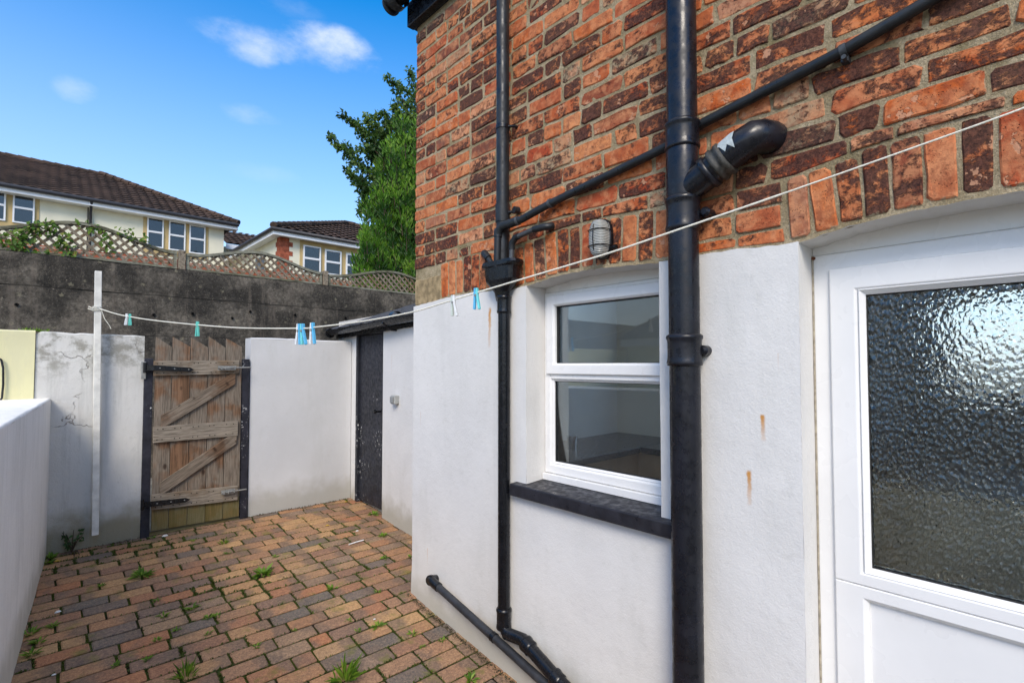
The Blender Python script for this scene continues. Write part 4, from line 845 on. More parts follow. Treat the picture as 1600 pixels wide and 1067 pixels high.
c = a.lerp(e, .585); q = MB(); q.tube([c + d1 * t for t in (-.022, -.018, -.008, -.002, .008, .012, .026, .029)], [RS * 1.0, RS * 1.14, RS * 1.16, RS * 1.08, RS * 1.06, RS * 1.15, RS * 1.15, RS * 1.0], 28); q.build('collar', M_plain('sealant_smeared_black', (.045, .043, .036), .35, .5, .6, 60, .6), sp_)
q = MB(); el = [a.lerp(e, .56), a.lerp(e, .78), a.lerp(e, .90) + Vector((.002, 0, 0)), e + Vector((.012, -.010, .004)), e + Vector((.034, -.024, .008)), e + Vector((.064, -.036, .010)), e + Vector((.11, -.042, .010))]
q.tube(el, [RS * .95, RS * .99, RS * 1.0, RS * 1.0, RS * 1.0, RS * 1.0, RS * 1.0], 28); q.build('elbow', SOIL, sp_)
# torn pale paint flake on the elbow
fl = MB(); ca = a.lerp(e, .80); upn = (Vector((-1, .3, .55)) - d1 * Vector((-1, .3, .55)).dot(d1)).normalized(); sdn = d1.cross(upn)
outl = [(x_ * 1.15, y_ * 1.7) for x_, y_ in [(-.030, -.022), (-.012, -.030), (.004, -.018), (.022, -.024), (.030, -.004), (.018, .010), (.010, .030), (-.002, .014), (-.016, .024), (-.024, .006), (-.036, .002)]]
nr_ = 5; vs_ = []
for j_ in range(nr_ + 1):
    for x_, y_ in outl: x2_, y2_ = x_ * j_ / nr_, y_ * j_ / nr_; vs_.append(ca + d1 * x2_ + (upn * math.cos(y2_ / RS) + sdn * math.sin(y2_ / RS)) * (RS + .0022))
no_ = len(outl)
fl.add(vs_, [(j_ * no_ + i, j_ * no_ + (i + 1) % no_, (j_ + 1) * no_ + (i + 1) % no_, (j_ + 1) * no_ + i) for j_ in range(nr_) for i in range(no_)], True)
fl.build('paint_flake', M_plain('bare_pale_patch', (.42, .47, .47), .5, .3, .15, 60, .2), sp_)
for (px, py) in ((1107, 334), (1104, 548)):
    p = at_x(px, py, XW - .02); q = MB(); q.tube([(XW + .002, p.y, p.z), (XW - .05, p.y, p.z)], .020, 16); q.tube([(XW - .05, p.y, p.z), (XW - .062, p.y, p.z)], [.020, .011], 16); q.tube([(XW - .03, p.y, p.z), (XW - .045, (p.y + YS) / 2, p.z), (XS, YS + .0, p.z)], .014, 10); q.build('bracket', SOIL, sp_)
# rainwater pipe, upper
XP = XW - .055; RP = .034
rp = thing('rainwater_pipe', (XP, at_x(785, 200, XP).y, .3), 'thin round matt black downpipe on the bricks above the hopper', 'pipe')
_, YPp, ztp, zbp = vpipe(785.5, -10, 415, XP, RP, PLASTIC, 'pipe', rp, .4)
for py in (200, 333):
    zc_ = at_x(785, py, XP).z; q = MB(); q.tube([(XP, YPp, zc_ - .011), (XP, YPp, zc_ + .011)], RP * 1.10, 28); q.tube([(XP, YPp - .02, zc_), (XW - .02, YPp - .055, zc_), (XW, YPp - .055, zc_)], .008, 8); q.build('clip', BLACK, rp)
zc_ = at_x(785, 333, XP).z; q = MB(); q.tube([(XP, YPp, zc_ - .05), (XP, YPp, zc_ + .045)], RP * 1.13, 28); q.tube([(XW - .04, YPp - .07, zc_ + .005), (XW - .01, YPp - .075, zc_ + .005)], .018, 12); q.build('coupler', PLASTIC, rp)
# hopper
hp = thing('rainwater_hopper', (XP, YPp, at_x(785, 465, XP).z), 'black cast iron rainwater hopper head left of the window', 'hopper')
hzt, hzb = at_x(785, 407, XP - .03).z, at_x(785, 470, XP).z; HH = hzt - hzb
prof = [(1.0, .112, .098), (.93, .118, .103), (.88, .112, .098), (.84, .098, .088), (.52, .092, .083), (.44, .078, .072), (.22, .048, .046), (.0, .036, .036)]
q = MB(); n8 = 24; vs_ = []; cxh = XW - .058
for (t, wy, wx) in prof:
    for k_ in range(n8):
        an = 2 * math.pi * k_ / n8; cxx, cyy = math.cos(an), math.sin(an); pw = .55 if t > .3 else 1.
        sx_ = math.copysign(abs(cxx) ** pw, cxx); sy_ = math.copysign(abs(cyy) ** pw, cyy)
        vs_.append((cxh + sx_ * min(wx, .095) * .58, YPp + sy_ * wy * 1.14, hzb + HH * t))
fs = []
for j in range(len(prof) - 1):
    for k_ in range(n8): k2 = (k_ + 1) % n8; fs.append((j * n8 + k2, j * n8 + k_, (j + 1) * n8 + k_, (j + 1) * n8 + k2))
q.add(vs_, fs, False)
q.build('hopper_bowl', IRON, hp, bevel=.002)
q = MB(); q.tube([(cxh, YPp, hzb + HH * .80), (cxh, YPp, hzb + HH * .82)], .05, 16); q.build('hopper_floor', IRON, hp)
# lower cast pipe
cip = thing('cast_iron_downpipe', (XP, YPp, -1.3), 'glossy black cast iron downpipe below the hopper with a bend at its foot', 'pipe')
XC = XP - .002
_, YC2, zc1, zc0 = vpipe(787.5, 468, 965, XC, .0315, IRON, 'pipe', cip)
collar(787, 462, 490, XC, YC2, .033, IRON, cip, seg=24); collar(790, 950, 983, XC, YC2, .034, IRON, cip, seg=24)
f0 = Vector((XC, YC2, zc0)); f1 = f0 + Vector((-.008, -.02, -.08)); fe = at_x(872, 1062, XC - .02); fx = at_x(960, 1150, XC - .02)
q = MB(); q.tube([f0 + Vector((0, 0, .02)), f0, f0 + Vector((-.002, -.004, -.03)), f0 + Vector((-.006, -.03, -.065)), f0.lerp(fe, .38), fe, fx], .031, 24); q.build('foot_bend', IRON, cip)
dF = (fe - f0.lerp(fe, .38)).normalized()
for c in (f0.lerp(fe, .42), fe - dF * .03): q = MB(); q.tube([c + dF * t for t in (-.004, 0, .01, .03, .045, .05)], [.031, .038, .039, .036, .038, .031], 24); q.build('collar', IRON, cip)
# low waste pipe along the wall foot
lwp = thing('ground_waste_pipe', at_x(672, 905, XW - .05), 'black waste pipe running low along the white wall to the drain', 'pipe')
A = at_x(684, 903, XR + .01); B = at_x(673, 906, XR - .055); Cc = at_x(680, 925, XR - .055); D = at_x(850, 1066, XR - .07); E = at_x(950, 1148, XR - .07)
q = MB(); q.tube([B.lerp(D, .03), B.lerp(D, .5), D, E], .0215, 20); q.build('pipe', mat_black('dull_black_pipe', .42, (.020, .021, .024), bump=.8), lwp)
q = MB(); q.tube([A, A.lerp(B, .6), B, B.lerp(D, .03), B.lerp(D, .09)], [.022, .026, .028, .0265, .0265], 20); q.tube([B + (A - B) * -.15, B + (A - B) * .15], .030, 20); q.build('elbow', IRON, lwp)
dd_ = (D - B).normalized(); c = B.lerp(D, .62); q = MB(); q.tube([c - dd_ * .012, c + dd_ * .012], .025, 20); q.build('coupler', IRON, lwp)
# diagonal waste pipe on the bricks
XK = XW - .026
dw = thing('diagonal_waste_pipe', at_x(786, 352, XK), 'long slanting dark plastic waste pipe crossing the brickwork to the hopper', 'pipe')
XK2 = XP - .04
P_a = at_x(777, 400, XK2); P_b = at_x(778, 362, XK2); P_c = at_x(790, 352, XK2 + .005); P_d = at_x(815, 343, XK2 + .02)
P_e = at_x(860, 318, XK - .004); P_f = at_x(1045, 228, XK); P_g = at_x(1100, 192, XK); P_h = at_x(1318, 80, XK); P_i = at_x(1460, -3, XK); P_j = at_x(1620, -100, XK)
q = MB(); q.tube([P_c.lerp(P_d, .3), P_d, P_e, P_f, P_g, P_h, P_i, P_j], .0185, 20); q.build('pipe', PLASTIC, dw)
q = MB(); q.tube([P_a + Vector((0, 0, -.06)), P_a, P_b], .0185, 20); q.build('drop_pipe', PLASTIC, dw)
q = MB(); q.tube([P_b + Vector((0, 0, -.028)), P_b, P_b.lerp(P_c, .6) + Vector((0, 0, .008)), P_c, P_c.lerp(P_d, .7)], .0225, 20); q.build('elbow', PLASTIC, dw)
for c, d2 in ((P_c.lerp(P_d, .75), P_d - P_c), (P_e, P_f - P_e)):
    d2 = d2.normalized(); q = MB(); q.tube([c - d2 * .007, c + d2 * .007], .0225, 20); q.build('coupler', M_plain('grey_ring', (.06, .065, .07), .4, .4, .1, 30, 0), dw)
c = at_x(1318, 80, XK); d2 = (P_h - P_g).normalized(); q = MB(); q.tube([c - d2 * .009, c + d2 * .009], .0215, 20); q.box((XK - .0, c.y - .012, c.z - .034), (XW + .004, c.y + .008, c.z - .016)); q.tube([c + Vector((-.02, -.004, -.028)), c + Vector((-.002, -.004, -.028))], .007, 10); q.build('clip', M_plain('clip_grey', (.04, .045, .05), .5, .4, .3, 40, .2), dw)
# short overflow pipe
XL = XW - .05
sv = thing('short_overflow_pipe', at_x(803, 400, XL), 'short grey black pipe curving out of the bricks into the hopper', 'pipe')
a1_ = at_x(864, 353, XW + .01); a2_ = at_x(858, 354, XL + .01); a3_ = at_x(838, 357, XL); a4_ = at_x(806, 371, XL - .004); a5_ = at_x(800, 380, XL - .006); a6_ = at_x(798, 412, XL - .006)
q = MB(); q.tube([a3_, a4_], .0135, 16); q.tube([a5_, a6_ + Vector((0, 0, -.04))], .0135, 16); q.build('pipe', M_plain('grey_black_pipe', (.055, .06, .065), .35, .45, .15, 20, .05), sv)
q = MB(); q.tube([a1_, a2_, a2_.lerp(a3_, .4) + Vector((0, 0, .002)), a3_.lerp(a4_, .12)], .0175, 18); q.build('elbow', PLASTIC, sv)
q = MB(); q.tube([a3_.lerp(a4_, .86), a4_, a5_, a5_.lerp(a6_, .3)], .0172, 18); q.build('elbow', PLASTIC, sv)
s2 = thing('stub_pipe', at_x(760, 403, XW - .04), 'tiny black pipe stub entering the left side of the hopper', 'pipe')
b1_ = at_x(757, 397, XW + .01); b2_ = at_x(757, 396, XW - .04); b3_ = at_x(763, 404, XW - .04); b4_ = at_x(773, 416, XW - .045)
q = MB(); q.tube([b1_, b2_, b3_], .0205, 16); q.build('elbow', PLASTIC, s2); q = MB(); q.tube([b3_, b4_ + Vector((0, 0, -.01))], .0155, 16); q.build('pipe', PLASTIC, s2)
# ------------------------------------------------------------------ bulkhead lamp
lc = at_x(944, 375, XW); lp = thing('bulkhead_lamp', lc, 'oval wall lamp with ribbed glass and wire cage above the window', 'lamp')
HZ, HY = .086, .047
def oval(k_, hy, hz, n=28):
    an = 2 * math.pi * k_ / n; c_, s_ = math.cos(an), math.sin(an); return math.copysign(abs(c_) ** .8, c_) * hy, math.copysign(abs(s_) ** .8, s_) * hz
def shell(prof_, n=28):
    vs__, fs_ = [], []
    for (x_, k1) in prof_:
        for k_ in range(n): a_, b_ = oval(k_, HY * k1, HZ - HY + HY * k1, n); vs__.append((lc.x + x_, lc.y + a_, lc.z + b_))
    for j in range(len(prof_) - 1):
        for k_ in range(n): k2 = (k_ + 1) % n; fs_.append((j * n + k2, j * n + k_, (j + 1) * n + k_, (j + 1) * n + k2))
    fs_.append(tuple(range((len(prof_) - 1) * n, len(prof_) * n))[::-1]); return vs__, fs_
q = MB(); q.add(*shell([(.004, 1.08), (-.018, 1.08), (-.022, 1.0)]), True); q.build('lamp_base', IRON, lp)
g = G('ribbed_lamp_glass', .2, .6); v = g.pos(); wv = g.n('ShaderNodeTexWave', bands_direction='Z'); g.l(v, wv.inputs[0]); wv.inputs['Scale'].default_value = 45; g.col(g.mix(wv.outputs['Fac'], (.17, .18, .17), (.46, .47, .44))); g.bump(wv.outputs['Fac'], .8, .003)
q = MB(); q.add(*shell([(-.018, .97), (-.045, .95), (-.062, .82), (-.072, .6), (-.076, .3)]), True); q.build('lamp_glass', g.m, lp)
q = MB()
for zz_ in (-.035, .0, .035)[::2]: q.tube([(lc.x - .02, lc.y + HY * 1.05, lc.z + zz_), (lc.x - .05, lc.y + HY * 1.0, lc.z + zz_), (lc.x - .074, lc.y + HY * .7, lc.z + zz_), (lc.x - .082, lc.y, lc.z + zz_), (lc.x - .074, lc.y - HY * .7, lc.z + zz_), (lc.x - .05, lc.y - HY * 1.0, lc.z + zz_), (lc.x - .02, lc.y - HY * 1.05, lc.z + zz_)], .0022, 8)
q.tube([(lc.x - .02, lc.y, lc.z + HZ * 1.03), (lc.x - .05, lc.y, lc.z + HZ * .97), (lc.x - .078, lc.y, lc.z + HZ * .6), (lc.x - .083, lc.y, lc.z), (lc.x - .078, lc.y, lc.z - HZ * .6), (lc.x - .05, lc.y, lc.z - HZ * .97), (lc.x - .02, lc.y, lc.z - HZ * 1.03)], .0022, 8)
q.build('wire_cage', IRON, lp)
q = MB(); q.tube([(lc.x - .012, lc.y - HY, lc.z - .045), (lc.x - .012, lc.y - HY - .024, lc.z - .045)], .008, 10); q.tube([(lc.x - .012, lc.y - HY - .018, lc.z - .045), (lc.x - .012, lc.y - HY - .027, lc.z - .045)], .012, 10); q.build('hinge_lug', IRON, lp)
# ------------------------------------------------------------------ trellis
YT = 7.36
TW = mat_wood('trellis_slat', False, warm=(.24, .17, .10), grey=(.30, .25, .185), greyness=.8, along=(9, 20, 9)); TG = mat_wood('trellis_top', False, warm=(.18, .17, .11), grey=(.30, .29, .22), greyness=.8, along=(4, 20, 20))
pxs = [(-64, None), (283.5, 395), (508, 427), (700, 440)]; px_x = [at_y(a, 400, YT).x for a, _ in pxs]
zdip = at_y(283, 397, YT).z; zpk = at_y(110, 347, YT).z
for i in range(3):
    xa, xb = px_x[i] + .05, px_x[i + 1] - .05; zl = zdip if i else zdip; pk = (zpk, at_y(383, 392, YT).z, at_y(590, 422, YT).z)[i]; dl = (zdip, zdip, at_y(512, 430, YT).z)[i]; dr_ = (at_y(279, 396, YT).z, at_y(500, 427, YT).z, zdip - .03)[i]
    top = lambda x, xa=xa, xb=xb, pk=pk, dl=dl, dr_=dr_: (lambda t: lerp(dl, dr_, t) + (pk - (dl + dr_) / 2) * (.5 - .5 * math.cos(2 * math.pi * t)))((x - xa) / (xb - xa))
    lab = ('leftmost wavy topped wooden trellis panel with vine growing over it', 'middle wavy topped trellis panel on the concrete wall', 'right hand trellis panel half hidden by the green shrub')[i]
    tr_ = thing('trellis_panel', ((xa + xb) / 2, YT, 1.1), lab, 'trellis', 'trellis panels along the concrete wall')
    q = MB(); prev = None; nseg = 28; v_ = []; fs = []
    for k_ in range(nseg + 1):
        x_ = lerp(xa, xb, k_ / nseg); z_ = top(x_); v_ += [(x_, YT - .03, z_ - .02), (x_, YT - .03, z_ + .014), (x_, YT + .03, z_ + .014), (x_, YT + .03, z_ - .02)]
    for k_ in range(nseg):
        for a_ in range(4): b_ = (a_ + 1) % 4; fs.append((k_ * 4 + b_, k_ * 4 + a_, (k_ + 1) * 4 + a_, (k_ + 1) * 4 + b_))
    fs += [(3, 2, 1, 0)[::-1], tuple(nseg * 4 + j for j in (3, 2, 1, 0))]; q.add(v_, fs); q.build('top_rail', TG, tr_)
    zb_ = cw_top - .10
    q = MB(); q.box((xa, YT - .018, zb_ + .11), (xb, YT + .018, zb_ + .145)); q.build('bottom_rail', TG, tr_)
    for x_ in (xa + .015, xb - .015): q = MB(); q.box((x_ - .016, YT - .02, zb_), (x_ + .016, YT + .02, top(x_) - .02)); q.build('side_rail', TG, tr_)
    sp = .100
    for sgn, yo in ((-1, -.009), (1, .009)):
        c_ = xa - .6
        while c_ < xb + .6:
            # line z = zb_ + sgn*(x-c_)
            inside = [x_ / 200 for x_ in range(int(xa * 200), int(xb * 200) + 1) if zb_ <= zb_ + sgn * (x_ / 200 - c_) <= top(x_ / 200) - .012]
            if len(inside) > 6:
                x0_, x1_ = inside[0], inside[-1]; q = MB(); q.bar((x0_, YT + yo, zb_ + sgn * (x0_ - c_)), (x1_, YT + yo, zb_ + sgn * (x1_ - c_)), .014, .028, up=(0, 0, 1)); q.build('slat', TW, tr_)
            c_ += sp
    for x_ in ([px_x[i + 1]] if i < 2 else []):
        q = MB(); zt_ = at_y((283.5, 508)[i], (392, 424)[i], YT).z; q.box((x_ - .036, YT - .045, .9), (x_ + .036, YT + .035, zt_)); tag(q.build('fence_post', TW, bevel=.004), ('grey timber post between the left and middle trellis panels', 'grey timber post between the middle and right trellis panels')[i], 'post', 'posts between the trellis panels')
# ------------------------------------------------------------------ far houses
HC = M_plain('cream_house_render', (.70, .66, .50), .85, .15, .05, 1.5, .1); HSTN = M_plain('tan_stone_surround', (.46, .34, .16), .85, .15, .1, 3, .1); RB = M_plain('red_brick_quoin', (.30, .085, .045), .85, .15, .35, 9, .3)
BLG = M_plain('black_gutter', (.03, .03, .035), .4, .4, .1, 3, 0); CURT = M_plain('net_curtain', (.6, .62, .62), .8, .1, .05, 5, .1); DARKR = M_plain('dark_room', (.10, .12, .14), .8, .1, .1, 1, 0)
def tile_roof(mbx, base_a, base_b, top_a, top_b, roll=.30, course=.34, amp=.045):
    """tile slope from the eaves (a->b) to the top (a->b)"""
    A_, B_, C_, D_ = map(Vector, (base_a, base_b, top_a, top_b)); L = (B_ - A_).length; H = ((C_ + D_) / 2 - (A_ + B_) / 2).length
    nv = max(2, int(H / course)); ux = (B_ - A_).normalized(); nrm_ = ux.cross((C_ - A_) - ux * (C_ - A_).dot(ux)).normalized(); 
    if nrm_.z < 0: nrm_ = -nrm_
    nu = int(L / roll) * 6
    mbx.add([A_ + nrm_ * -.01, B_ + nrm_ * -.01, D_ + nrm_ * -.01, C_ + nrm_ * -.01], [(0, 1, 2, 3)])
    for j in range(nv):
        v0, v1 = j / nv, (j + 1) / nv + .12 / nv
        def f(u, v):
            vv = lerp(v0, v1, v); s0 = ux.dot(C_ - A_) * vv; s1 = L + ux.dot(D_ - B_) * vv; s_ = min(max(u * L, s0), s1)
            up_ = ((C_ - A_) - ux * (C_ - A_).dot(ux)) * vv; return A_ + ux * s_ + up_ + nrm_ * (amp * abs(math.sin(math.pi * s_ / roll)) + .035 * (1 - v))
        mbx.grid(f, nu, 1, smooth=True)
def far_window(parent, px0, py0, px1, py1, Y, n_rail=1, curtain=False):
    a, b = at_y(px0, py1, Y), at_y(px1, py0, Y); xm = (a.x + b.x) / 2
    # keep it upright: heights from the centre column
    zt_ = at_y((px0 + px1) / 2, py0, Y).z; zb_ = at_y((px0 + px1) / 2, py1, Y).z; x0_, x1_ = a.x, b.x; q = MB(); w = .045
    for (xa, xb, za, zb) in ((x0_, x0_ + w, zb_, zt_), (x1_ - w, x1_, zb_, zt_), (x0_ + w, x1_ - w, zt_ - w, zt_), (x0_ + w, x1_ - w, zb_, zb_ + w), (x0_ + w, x1_ - w, lerp(zb_, zt_, .52) - .035, lerp(zb_, zt_, .52) + .035)): q.box((xa, Y - .05, za), (xb, Y + .04, zb))
    wn_ = q.build('window', WHITEW, parent)
    for (za, zb) in ((zb_ + w, lerp(zb_, zt_, .52) - .035), (lerp(zb_, zt_, .52) + .035, zt_ - w)):
        q = MB(); q.box((x0_ + w, Y - .01, za), (x1_ - w, Y + .0, zb)); q.build('pane', GLASS2, wn_)
    q = MB(); q.box((x0_ + w, Y + .012, zb_ + w), (x1_ - w, Y + .03, zt_ - w)); q.build('room_dark', CURT if curtain else DARKR, wn_)
    return x0_, x1_, zb_, zt_
Y1 = 24.; b1 = thing('far_house', (0, Y1, .9), 'long cream house with brown tiled roof and triple window beyond the trellis', 'house')
ez = at_y(330, 351, Y1).z; xe = at_y(350, 360, Y1).x
q = MB(); q.box((-16, Y1, .5), (xe, Y1 + 8, ez - .02)); q.build('wall', HC, b1)
ov = .45; q = MB(); rz = at_y(100, 262, Y1 + 4).z; hipx = xe - 3.9
tile_roof(q, (-16, Y1 - ov, ez + .1), (xe + ov, Y1 - ov, ez + .1), (-16, Y1 + 4, rz), (hipx, Y1 + 4, rz))
q.add([(xe + ov, Y1 - ov, ez + .1), (xe + ov, Y1 + 8 + ov, ez + .1), (hipx, Y1 + 4, rz)], [(0, 1, 2)]); q.add([(-16, Y1 + 8.4, ez + .1), (xe + ov, Y1 + 8 + ov, ez + .1), (hipx, Y1 + 4, rz), (-16, Y1 + 4, rz)], [(0, 1, 2, 3)]); rf_ = q.build('roof', TILE, b1)
q = MB()
for k_ in range(48):
    x_ = hipx - k_ * .36
    if x_ > -15.6: q.tube([(x_ + .02, Y1 + 4, rz + .0), (x_ - .37, Y1 + 4, rz + .012)], [.12, .135], 8)
hp0, hp1 = Vector((xe + ov, Y1 - ov, ez + .16)), Vector((hipx, Y1 + 4, rz + .07)); nh = int((hp1 - hp0).length / .36)
for k_ in range(nh): q.tube([hp0.lerp(hp1, k_ / nh), hp0.lerp(hp1, (k_ + .96) / nh)], [.12, .10], 8)
q.build('ridge_tiles', TILE, rf_)
q = MB(); q.box((-16, Y1 - ov + .04, ez - .14), (xe + ov - .02, Y1 - ov + .07, ez + .07)); q.box((-16, Y1 - ov + .071, ez - .14), (xe + ov, Y1, ez - .11)); q.build('fascia', WHITEW, b1)
q = MB(); q.tube([(-16, Y1 - ov - .02, ez + .06), (xe + ov, Y1 - ov - .02, ez + .06)], .075, 10); q.build('gutter', BLG, b1)
q = MB(); p_ = at_y(141.5, 340, Y1 - .1); q.tube([(p_.x, Y1 - ov, ez), (p_.x, Y1 - .1, ez - .35), (p_.x, Y1 - .1, .8)], .045, 10); q.build('downpipe', BLG, b1)
q = MB(); p_ = at_y(137.5, 340, Y1 - .1); q.tube([(p_.x, Y1 - .06, ez - .1), (p_.x, Y1 - .06, .8)], .02, 8); q.build('cable', BLG, b1)
for grp in (((-17, 297, 10, 344), (19, 304, 55, 350)), ((229, 341, 256, 387), (263, 347, 290, 392), (295, 353, 321, 397))):
    R_ = [far_window(b1, a, b, c, d, Y1 - .03) for (a, b, c, d) in grp]; x0_ = min(r[0] for r in R_) - .12; x1_ = max(r[1] for r in R_) + .12; zb_, zt_ = min(r[2] for r in R_), max(r[3] for r in R_); q = MB()
    q.box((x0_, Y1 - .02, zt_ + .005), (x1_, Y1 + .02, zt_ + .32)); q.box((x0_, Y1 - .04, zb_ - .22), (x1_, Y1 + .02, zb_ - .005)); q.box((x0_, Y1 - .02, zb_ - .003), (R_[0][0] - .003, Y1 + .02, zt_ + .003)); q.box((R_[-1][1] + .003, Y1 - .02, zb_ - .003), (x1_, Y1 + .02, zt_ + .003))
    for r0, r1 in zip(R_, R_[1:]): q.box((r0[1] + .003, Y1 - .02, zb_ - .003), (r1[0] - .003, Y1 + .02, zt_ + .003))
    q.build('window_surround', HSTN, b1)
Y2 = 18.; b2 = thing('far_house', (9, Y2, .9), 'smaller cream house with hipped tiled roof and red brick corner beside the tree', 'house')
c2 = at_y(438, 366, Y2); x2 = c2.x; ez2 = at_y(431, 358, Y2 - .4).z; WD2 = 9.0
q = MB(); q.box((x2, Y2, .5), (x2 + WD2, Y2 + 9, ez2 - .05)); q.build('wall', HC, b2)
q = MB(); o_ = .35; ap = Vector((x2 + WD2 / 2, Y2 + 4.5, at_y(545, 351, Y2 + 4.5).z)); apl = ap
cA, cB, cC, cD = (x2 - o_, Y2 - o_, ez2 + .06), (x2 + WD2 + o_, Y2 - o_, ez2 + .06), (x2 + WD2 + o_, Y2 + 9 + o_, ez2 + .06), (x2 - o_, Y2 + 9 + o_, ez2 + .06)
tile_roof(q, cA, cB, ap - Vector((.01, 0, 0)), ap + Vector((.01, 0, 0))); q.add([cB, cC, tuple(ap)], [(0, 1, 2)]); q.add([cC, cD, tuple(ap)], [(0, 1, 2)]); q.add([cD, cA, tuple(ap)], [(0, 1, 2)]); rf_ = q.build('roof', TILE, b2)
q = MB()
for cc_ in (cA, cB):
    h0, h1 = Vector(cc_) + Vector((0, 0, .07)), ap + Vector((0, 0, .07)); nh = int((h1 - h0).length / .36)
    for k_ in range(nh): q.tube([h0.lerp(h1, k_ / nh), h0.lerp(h1, (k_ + .96) / nh)], [.12, .10], 8)
q.build('ridge_tiles', TILE, rf_)
q = MB(); q.box((x2 - o_ + .02, Y2 - o_ + .02, ez2 - .16), (x2 + WD2 + o_, Y2 - o_ + .05, ez2 + .03)); q.box((x2 - o_ + .02, Y2 - o_ + .051, ez2 - .16), (x2 - o_ + .05, Y2 + 9, ez2 + .03)); q.box((x2 - o_ + .051, Y2 - o_ + .051, ez2 - .13), (x2 + WD2, Y2 - .003, ez2 - .10)); q.box((x2 - o_ + .051, Y2, ez2 - .13), (x2 - .003, Y2 + 9, ez2 - .10)); q.build('fascia', WHITEW, b2)
q = MB(); q.tube([(x2 - o_ - .03, Y2 + 9, ez2 + .02), (x2 - o_ - .03, Y2 - o_ - .03, ez2 + .02), (x2 + WD2 + o_, Y2 - o_ - .03, ez2 + .02)], .065, 10); q.build('gutter', BLG, b2)
for k_ in range(26):
    w = .30 if k_ % 2 else .42; z_ = .9 + k_ * .16
    if z_ + .15 < ez2 - .1: q = MB(); q.box((x2 - .012, Y2 - .012, z_), (x2 + w, Y2 + w, z_ + .155)); q.build('quoin', RB, b2)
R_ = [far_window(b2, a, b, c, d, Y2 - .03, curtain=(k_ == 0)) for k_, (a, b, c, d) in enumerate(((473, 385, 501, 426), (507, 392, 533, 430), (540, 398, 562, 434)))]
x0_ = R_[0][0] - .1; x1_ = R_[-1][1] + .1; zb_, zt_ = min(r[2] for r in R_), max(r[3] for r in R_); q = MB(); q.box((x0_, Y2 - .02, zt_ + .005), (x1_, Y2 + .02, zt_ + .22))
for xa, xb in ((x0_, R_[0][0] - .003), (R_[0][1] + .003, R_[1][0] - .003), (R_[1][1] + .003, R_[2][0] - .003), (R_[2][1] + .003, x1_)): q.box((xa, Y2 - .02, zb_), (xb, Y2 + .02, zt_ + .003))
q.build('window_surround', HSTN, b2)
# window on the side of the smaller house
q = MB(); q.box((x2 - .03, Y2 + 1.6, 2.9), (x2 + .03, Y2 + 2.6, 4.0)); q.build('window', DARKR, b2)
# link roof between them
b3 = thing('link_building', (7.5, 27, .9), 'low tiled link roof between the two far houses', 'building')
q = MB(); lx0, lx1 = at_y(352, 380, 26.5).x, at_y(352, 380, 26.5).x + 4; lzb, lzt = at_y(365, 383, 26.5).z, at_y(365, 363, 29).z
tile_roof(q, (lx0, 26.3, lzb), (lx1, 26.3, lzb), (lx0, 29, lzt), (lx1, 29, lzt)); q.build('roof', TILE, b3)
q = MB(); q.box((lx0, 26.32, lzb - .25), (lx1, 26.36, lzb - .02)); q.build('fascia', WHITEW, b3); q = MB(); q.box((lx0, 26.6, .6), (lx1, 28.9, lzb - .1)); q.build('wall', HC, b3)
# red brick garden wall behind the trellis
g = G('garden_brick', .85, .15); bt = g.n('ShaderNodeTexBrick'); g.l(g.mapv(g.pos(), (1, 1, 1), (0, 0, 0), (R(90), 0, 0)), bt.inputs['Vector']); bt.inputs['Scale'].default_value = 1; bt.inputs['Brick Width'].default_value = .225; bt.inputs['Row Height'].default_value = .075; bt.inputs['Mortar Size'].default_value = .008
bt.inputs['Color1'].default_value = (.36, .10, .05, 1); bt.inputs['Color2'].default_value = (.26, .075, .04, 1); bt.inputs['Mortar'].default_value = (.32, .27, .20, 1); g.col(bt.outputs[0])
q = MB()
for k_ in range(12): xa = -4 + k_ * .95; q.box((xa, 9.2, .9), (xa + .945, 9.42, 1.60 + .03 * (k_ % 2)))
tag(q.build('garden_wall', g.m), 'red brick garden wall glimpsed through the trellis', 'wall')
# ------------------------------------------------------------------ neighbour's outhouse (seen in the window reflections)
nh_ = thing('neighbour_outhouse', (-3.8, 4, -1.4), 'cream neighbouring outhouse with slate roof, reflected in the window', 'outhouse')
q = MB(); q.box((-4.6, .5, -1.6), (-3.2, 4.8, .36)); q.build('wall', CREAM, nh_)
q = MB(); q.box((-3.199, 3.0, -.5), (-3.17, 4.1, .18)); nw = q.build('window', WHITEW, nh_); q = MB(); q.box((-3.169, 3.06, -.44), (-3.165, 4.04, .12)); q.build('pane', GLASS2, nw)
q = MB(); q.box((-3.196, .5, .30), (-3.06, 4.85, .42)); q.build('fascia', WHITEW, nh_)
q = MB(); q.add([(-3.02, .45, .43), (-3.02, 4.9, .43), (-4.7, 4.9, 1.05), (-4.7, .45, 1.05), (-4.7, 4.9, .30), (-4.7, .45, .30)], [(0, 1, 2, 3), (1, 4, 2), (0, 3, 5), (3, 2, 4, 5)]); q.build('roof', SL, nh_)
